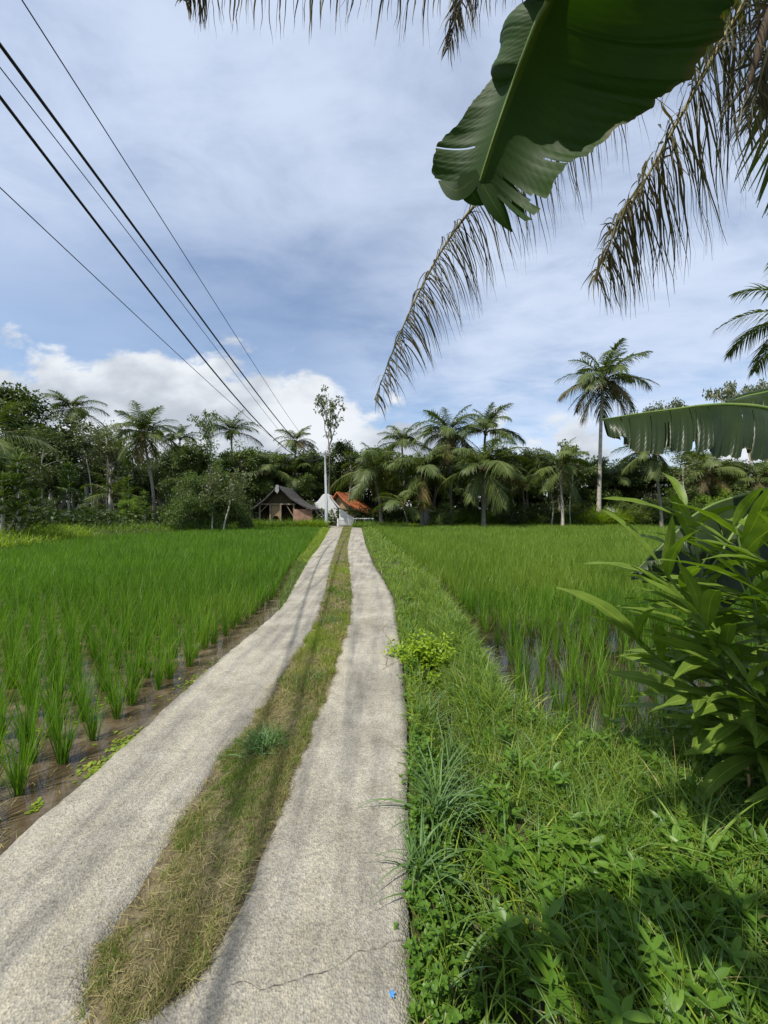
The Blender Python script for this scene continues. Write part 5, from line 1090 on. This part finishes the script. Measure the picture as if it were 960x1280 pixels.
# ragged horizontal leaf
rg = np.random.default_rng(12)
midp = [P(1010, 530, 2.15), P(960, 511, 2.15), P(916, 506, 2.15), P(880, 507, 2.15), P(847, 511, 2.15), P(800, 517, 2.15), P(754, 524, 2.15)]
lo = [P(1010, 584, 2.08), P(958, 572, 2.05), P(914, 567, 2.04), P(882, 562, 2.04), P(845, 565, 2.04), P(800, 565, 2.06), P(762, 548, 2.1)]
bk = [P(1010, 580, 2.3), P(958, 566, 2.3), P(914, 562, 2.3), P(882, 560, 2.3), P(845, 560, 2.3), P(800, 556, 2.28), P(760, 546, 2.2)]
tears = [(s, float(t), float(abs(rg.normal(.001, .004))), float(rg.uniform(.55, .98))) for s in (-1, 1) for t in np.sort(rg.uniform(.03, .975, 15))]
banana_leaf(bq, midp, bk, lo, tears, mat='banana_old_shaded', label='ragged leaf torn into hanging strips', ragged=.11, seed=4, inv=inv2, sag=.02, K=200, J=10)
banana_leaf(bq, [P(1010, 475, 2.5), P(985, 484, 2.5), P(955, 491, 2.5), P(930, 496, 2.5), P(908, 503, 2.5)], [P(1005, 460, 2.6), P(985, 478, 2.6), P(955, 488, 2.6), P(932, 494, 2.6), P(908, 502, 2.6)], [P(1010, 530, 2.4), P(985, 520, 2.4), P(958, 514, 2.4), P(934, 510, 2.4), P(909, 505, 2.4)], [(1, .4, .006, .5), (1, .7, .006, .5)], mat='banana_old_shaded', seed=6, inv=inv2)
arc_leaf(bq, inv2, P(1010, 600, 2.9), P(880, 636, 2.75), P(796, 712, 2.65), .30, 'banana_old_shaded', seed=7, nt=7, droop=1.05)
arc_leaf(bq, inv2, P(1010, 600, 2.75), P(930, 650, 2.6), P(860, 755, 2.5), .30, 'banana_old_shaded', seed=8, nt=5, droop=1.0)
arc_leaf(bq, inv2, (2.8, 2.25, 2.1), (3.3, 2.9, 2.9), (3.7, 3.4, 2.2), .3, 'banana_old_shaded', seed=9, nt=6)

# ------------------------------------------------------------------ ginger shoots at right
GV = {}
def ginger_leaf_mesh(var, young):
    key = (var, young)
    if key in GV: return GV[key]
    rg = np.random.default_rng(50+var); S = 14; s = np.linspace(0, 1, S); Ln = 1.0
    th = .25-(.55+.35*var/4)*s**1.3; x = np.r_[0, np.cumsum(np.cos(th[1:]))]/(S-1); z = np.r_[0, np.cumsum(np.sin(th[1:]))]/(S-1)
    C = np.stack([x, .03*np.sin(s*3+var), z], -1)[None]; w = .080*np.sin(np.pi*np.clip(s*.96+.03, 0, 1))**.75*(1-.25*s)
    up = np.stack([-np.sin(th), 0*th, np.cos(th)], -1); a = .15*np.sin(s*4+var)+rg.normal(0, .15)
    W = (np.array([0, 1., 0])[None]*np.cos(a)[:, None]+up*np.sin(a)[:, None])*w[:, None]
    g = G(); 
    l = C[0]-W; r = C[0]+W; lm = C[0]-W*.5-up*(w*.28)[:, None]*.6; rm = C[0]+W*.5-up*(w*.28)[:, None]*.6; md = C[0]-up*(w*.30)[:, None]
    wave = up*(.006*np.sin(s*22+var))[:, None]
    V = np.stack([l+wave, lm, md, rm, r-wave], 1); U = np.zeros((S, 5, 2)); U[..., 0] = np.array([-1, -.5, 0, .5, 1]); U[..., 1] = s[:, None]
    i_ = np.arange(S-1)[:, None]*5+np.arange(4)[None]; g.add(V, np.stack([i_, i_+1, i_+6, i_+5], -1).reshape(-1, 4), 0, U)
    o = g.build('leaf', ['ginger_young' if young else 'ginger']); me = o.data; bpy.data.objects.remove(o); GV[key] = me; return me
def shoot(base, top, plane_az, n, label, Lf=.42, f0=.3, seed=0, young=()):
    rg = np.random.default_rng(seed); base = np.array(base, float); top = np.array(top, float)
    root = empty('ginger_plant', tuple(base)); tag(root, label, 'ginger plant', 'ginger shoots at the right edge')
    pts = spline([np.zeros(3), (top-base)*np.array([.35, .35, .55]), top-base], 24); g = G(); g.tube(pts, np.linspace(.013, .005, 24), 8); g.build('stem', ['petiole'], root)
    n = int(n*2.0)
    for k in range(n):
        f = f0*.7+(1-f0*.7)*(k+1)/n; p = np.array([np.interp(f*23, range(24), pts[:, i]) for i in range(3)])
        az = plane_az+(1.0 if k % 2 else -.35)+rg.normal(0, .4)+(2.2 if rg.random() < .18 else 0)
        el = .25+.85*(k/n)**1.5+rg.normal(0, .15)
        if k == n-1: el = 1.25
        o = bpy.data.objects.new('leaf', ginger_leaf_mesh(int(rg.integers(5)), k in young)); COL.objects.link(o); o.parent = root; o.location = p
        s = Lf*1.2*float(rg.uniform(.8, 1.15))*(1-.35*(k == n-1)); o.scale = (s, s*float(rg.uniform(.9, 1.2)), s); o.rotation_euler = (float(rg.normal(0, .35)), -el+.25, az)
def gz(x, y): return float(hgt(x, y))
SH = [((2.15, 2.05), (1.92, 2.05, 1.52), 3.2, 11, 'tallest ginger shoot, its tip leaf reaching above the field edge', .40, ()),
      ((2.0, 1.95), (1.55, 1.85, 1.10), 3.0, 10, 'ginger shoot leaning farthest left over the paddy', .40, (9, 8)),
      ((2.2, 2.25), (1.62, 2.2, 1.30), 3.3, 10, 'ginger shoot with a bright rolled young leaf behind the leftmost one', .44, (9, 6)),
      ((2.05, 1.85), (1.66, 1.70, .82), 2.9, 9, 'low ginger shoot with broad leaves above the flooded corner', .38, ()),
      ((2.25, 1.85), (1.90, 1.70, 1.18), 3.3, 10, 'ginger shoot at mid height near the right edge', .40, ()),
      ((2.1, 1.8), (1.80, 1.60, .60), 3.1, 7, 'shortest ginger shoot with pale broad leaves low down', .34, ()),
      ((2.35, 2.15), (2.10, 2.1, 1.30), 2.8, 10, 'ginger shoot cut by the right edge', .42, ()),
      ((2.3, 2.45), (2.0, 2.5, 1.62), 3.6, 9, 'ginger shoot standing behind the tallest one', .42, ()),
      ((2.4, 2.35), (1.95, 2.35, 1.0), 3.1, 9, 'ginger shoot filling the dark middle of the clump', .44, ()),
      ((2.25, 1.65), (2.0, 1.45, .95), 3.0, 8, 'nearest ginger shoot, lower right of the clump', .36, ()),
      ((2.2, 2.1), (1.75, 1.95, .95), 2.7, 10, 'ginger shoot with wide dark leaves in the lower middle of the clump', .44, ()),
      ((2.15, 2.2), (1.45, 2.15, .85), 3.3, 10, 'ginger shoot bending low over the sparse rice', .42, ()),
      ((2.3, 1.95), (2.02, 1.85, 1.42), 2.6, 10, 'upright ginger shoot right of the tallest one', .42, (9,)),
      ((2.35, 1.75), (2.05, 1.6, .75), 3.0, 9, 'ginger shoot with drooping leaves above the dry banana sheaths', .38, ())]
for k, (b, t, az, n, lab, Lf, yg) in enumerate(SH): shoot((b[0], b[1], gz(*b)), t, az, n, lab, Lf, seed=200+k, young=yg)

# ------------------------------------------------------------------ sky, sun, camera
LD = Vector((.46, .42, -1.0)).normalized()
sd = -LD; el = math.asin(sd.z); az = math.atan2(sd.x, sd.y)
w = bpy.data.worlds.new('World'); scene.world = w; w.use_nodes = True; nt = w.node_tree
for n_ in list(nt.nodes): nt.nodes.remove(n_)
out = N(nt, 'ShaderNodeOutputWorld')
sky = N(nt, 'ShaderNodeTexSky', sky_type='NISHITA'); sky.sun_disc = False; sky.sun_elevation = el; sky.sun_rotation = az; sky.air_density = 1.0; sky.dust_density = .6; sky.ozone_density = 1.6
bg = N(nt, 'ShaderNodeBackground'); bg.inputs[1].default_value = .15; L(nt, sky.outputs[0], bg.inputs[0])
tc = N(nt, 'ShaderNodeTexCoord'); sep = N(nt, 'ShaderNodeSeparateXYZ'); L(nt, tc.outputs['Generated'], sep.inputs[0])
def mth(op, a, b=None, c=None, clamp=False):
    m = N(nt, 'ShaderNodeMath', operation=op); m.use_clamp = clamp
    for i, v in enumerate((a, b, c)):
        if v is None: continue
        if isinstance(v, (int, float)): m.inputs[i].default_value = v
        else: L(nt, v, m.inputs[i])
    return m.outputs[0]
zc = mth('MAXIMUM', sep.outputs[2], 0.0)
den = mth('ADD', zc, .10)
u = mth('DIVIDE', sep.outputs[0], den); v = mth('DIVIDE', sep.outputs[1], den)
cmb = N(nt, 'ShaderNodeCombineXYZ'); L(nt, u, cmb.inputs[0]); L(nt, v, cmb.inputs[1])
def noise(vec, scale, detail, rough, dist=0, off=(0, 0, 0), sc=(1, 1, 1)):
    mp = N(nt, 'ShaderNodeMapping'); mp.inputs['Location'].default_value = off; mp.inputs['Scale'].default_value = sc; L(nt, vec, mp.inputs[0])
    n_ = N(nt, 'ShaderNodeTexNoise', inp={'Scale': scale, 'Detail': detail, 'Roughness': rough, 'Distortion': dist}); L(nt, mp.outputs[0], n_.inputs['Vector']); return n_.outputs[0]
def mr(x, a, b, c=0., d=1., smooth=True):
    m = N(nt, 'ShaderNodeMapRange', inp={'From Min': a, 'From Max': b, 'To Min': c, 'To Max': d}); m.interpolation_type = 'SMOOTHSTEP' if smooth else 'LINEAR'; L(nt, x, m.inputs[0]); return m.outputs[0]
hi = noise(cmb.outputs[0], .75, 9, .52, .4, (3.1, 1.7, 0))
hi2 = noise(cmb.outputs[0], 3.2, 8, .6, .3, (1.1, 4.7, 0), (.75, 1.25, 1))
veil = mth('ADD', mth('MULTIPLY', hi, .62), mth('MULTIPLY', hi2, .38))
veil = mr(veil, .26, .62)
veil = mth('MULTIPLY', veil, mr(zc, .02, .22, .55, 1.0))
# cumulus bank low in the sky
ph = mth('DIVIDE', sep.outputs[0], mth('MAXIMUM', sep.outputs[1], .05)); ev = mth('DIVIDE', sep.outputs[2], mth('MAXIMUM', sep.outputs[1], .05))
cm2 = N(nt, 'ShaderNodeCombineXYZ'); L(nt, ph, cm2.inputs[0]); L(nt, ev, cm2.inputs[1]); L(nt, mth('LESS_THAN', sep.outputs[1], 0.0), cm2.inputs[2])
cn = noise(cm2.outputs[0], 5.5, 8, .55, .15, (2.3, .35, 0), (1, 1.7, 1))
# bank height profile over azimuth: high on the left, low to the right
top = mr(ph, -.45, .35, .43, .21)
bank = mth('SUBTRACT', mth('ADD', mth('SUBTRACT', top, ev), mth('MULTIPLY', mth('SUBTRACT', cn, .5), .42)), .0)
bank = mr(bank, -.005, .055)
low = mr(ph, -.02, .5, 1.0, .45)
bank = mth('MULTIPLY', bank, mth('MAXIMUM', low, mr(cn, .5, .6)))
shade = mr(noise(cm2.outputs[0], 4.0, 6, .5, 0, (2.3, .42, 0), (1, 1.7, 1)), .35, .62)
ccol = N(nt, 'ShaderNodeMixRGB'); L(nt, shade, ccol.inputs[0]); ccol.inputs[1].default_value = (.50, .54, .60, 1); ccol.inputs[2].default_value = (.84, .87, .90, 1)
vb = N(nt, 'ShaderNodeBackground'); vb.inputs[0].default_value = (.66, .75, .92, 1); vb.inputs[1].default_value = 1
cb = N(nt, 'ShaderNodeBackground'); L(nt, ccol.outputs[0], cb.inputs[0]); cb.inputs[1].default_value = 1
veil = mth('MULTIPLY', veil, mth('MAXIMUM', mr(ph, -.5, .3), mr(ev, .48, .95, .3, 1.0)))
m1 = N(nt, 'ShaderNodeMixShader'); L(nt, mth('MULTIPLY', veil, .88), m1.inputs[0]); L(nt, bg.outputs[0], m1.inputs[1]); L(nt, vb.outputs[0], m1.inputs[2])
m2 = N(nt, 'ShaderNodeMixShader'); L(nt, mth('MULTIPLY', bank, .92), m2.inputs[0]); L(nt, m1.outputs[0], m2.inputs[1]); L(nt, cb.outputs[0], m2.inputs[2])
L(nt, m2.outputs[0], out.inputs[0])
sl = bpy.data.lights.new('sun', 'SUN'); sl.energy = 5.0; sl.angle = rad(.53); sl.color = (1, .95, .87)
so = bpy.data.objects.new('sun', sl); COL.objects.link(so); so.rotation_euler = LD.to_track_quat('-Z', 'Y').to_euler(); so.location = (0, 0, 30)
cam = bpy.data.cameras.new('camera'); cam.sensor_fit = 'VERTICAL'; cam.sensor_height = 36; cam.lens = 36*FPX/1280; cam.clip_end = 2000; cam.clip_start = .05
co = bpy.data.objects.new('camera', cam); COL.objects.link(co); co.location = (0, 0, CAMZ); co.rotation_euler = (rad(90), 0, 0); scene.camera = co
scene.view_settings.view_transform = 'Standard'; scene.view_settings.look = 'None'; scene.view_settings.gamma = 1; scene.view_settings.exposure = .12
scene.cycles.max_bounces = 6; scene.cycles.diffuse_bounces = 3; scene.cycles.glossy_bounces = 3; scene.cycles.transmission_bounces = 4
scene.cycles.caustics_reflective = False; scene.cycles.caustics_refractive = False
scene.cycles.use_denoising = True
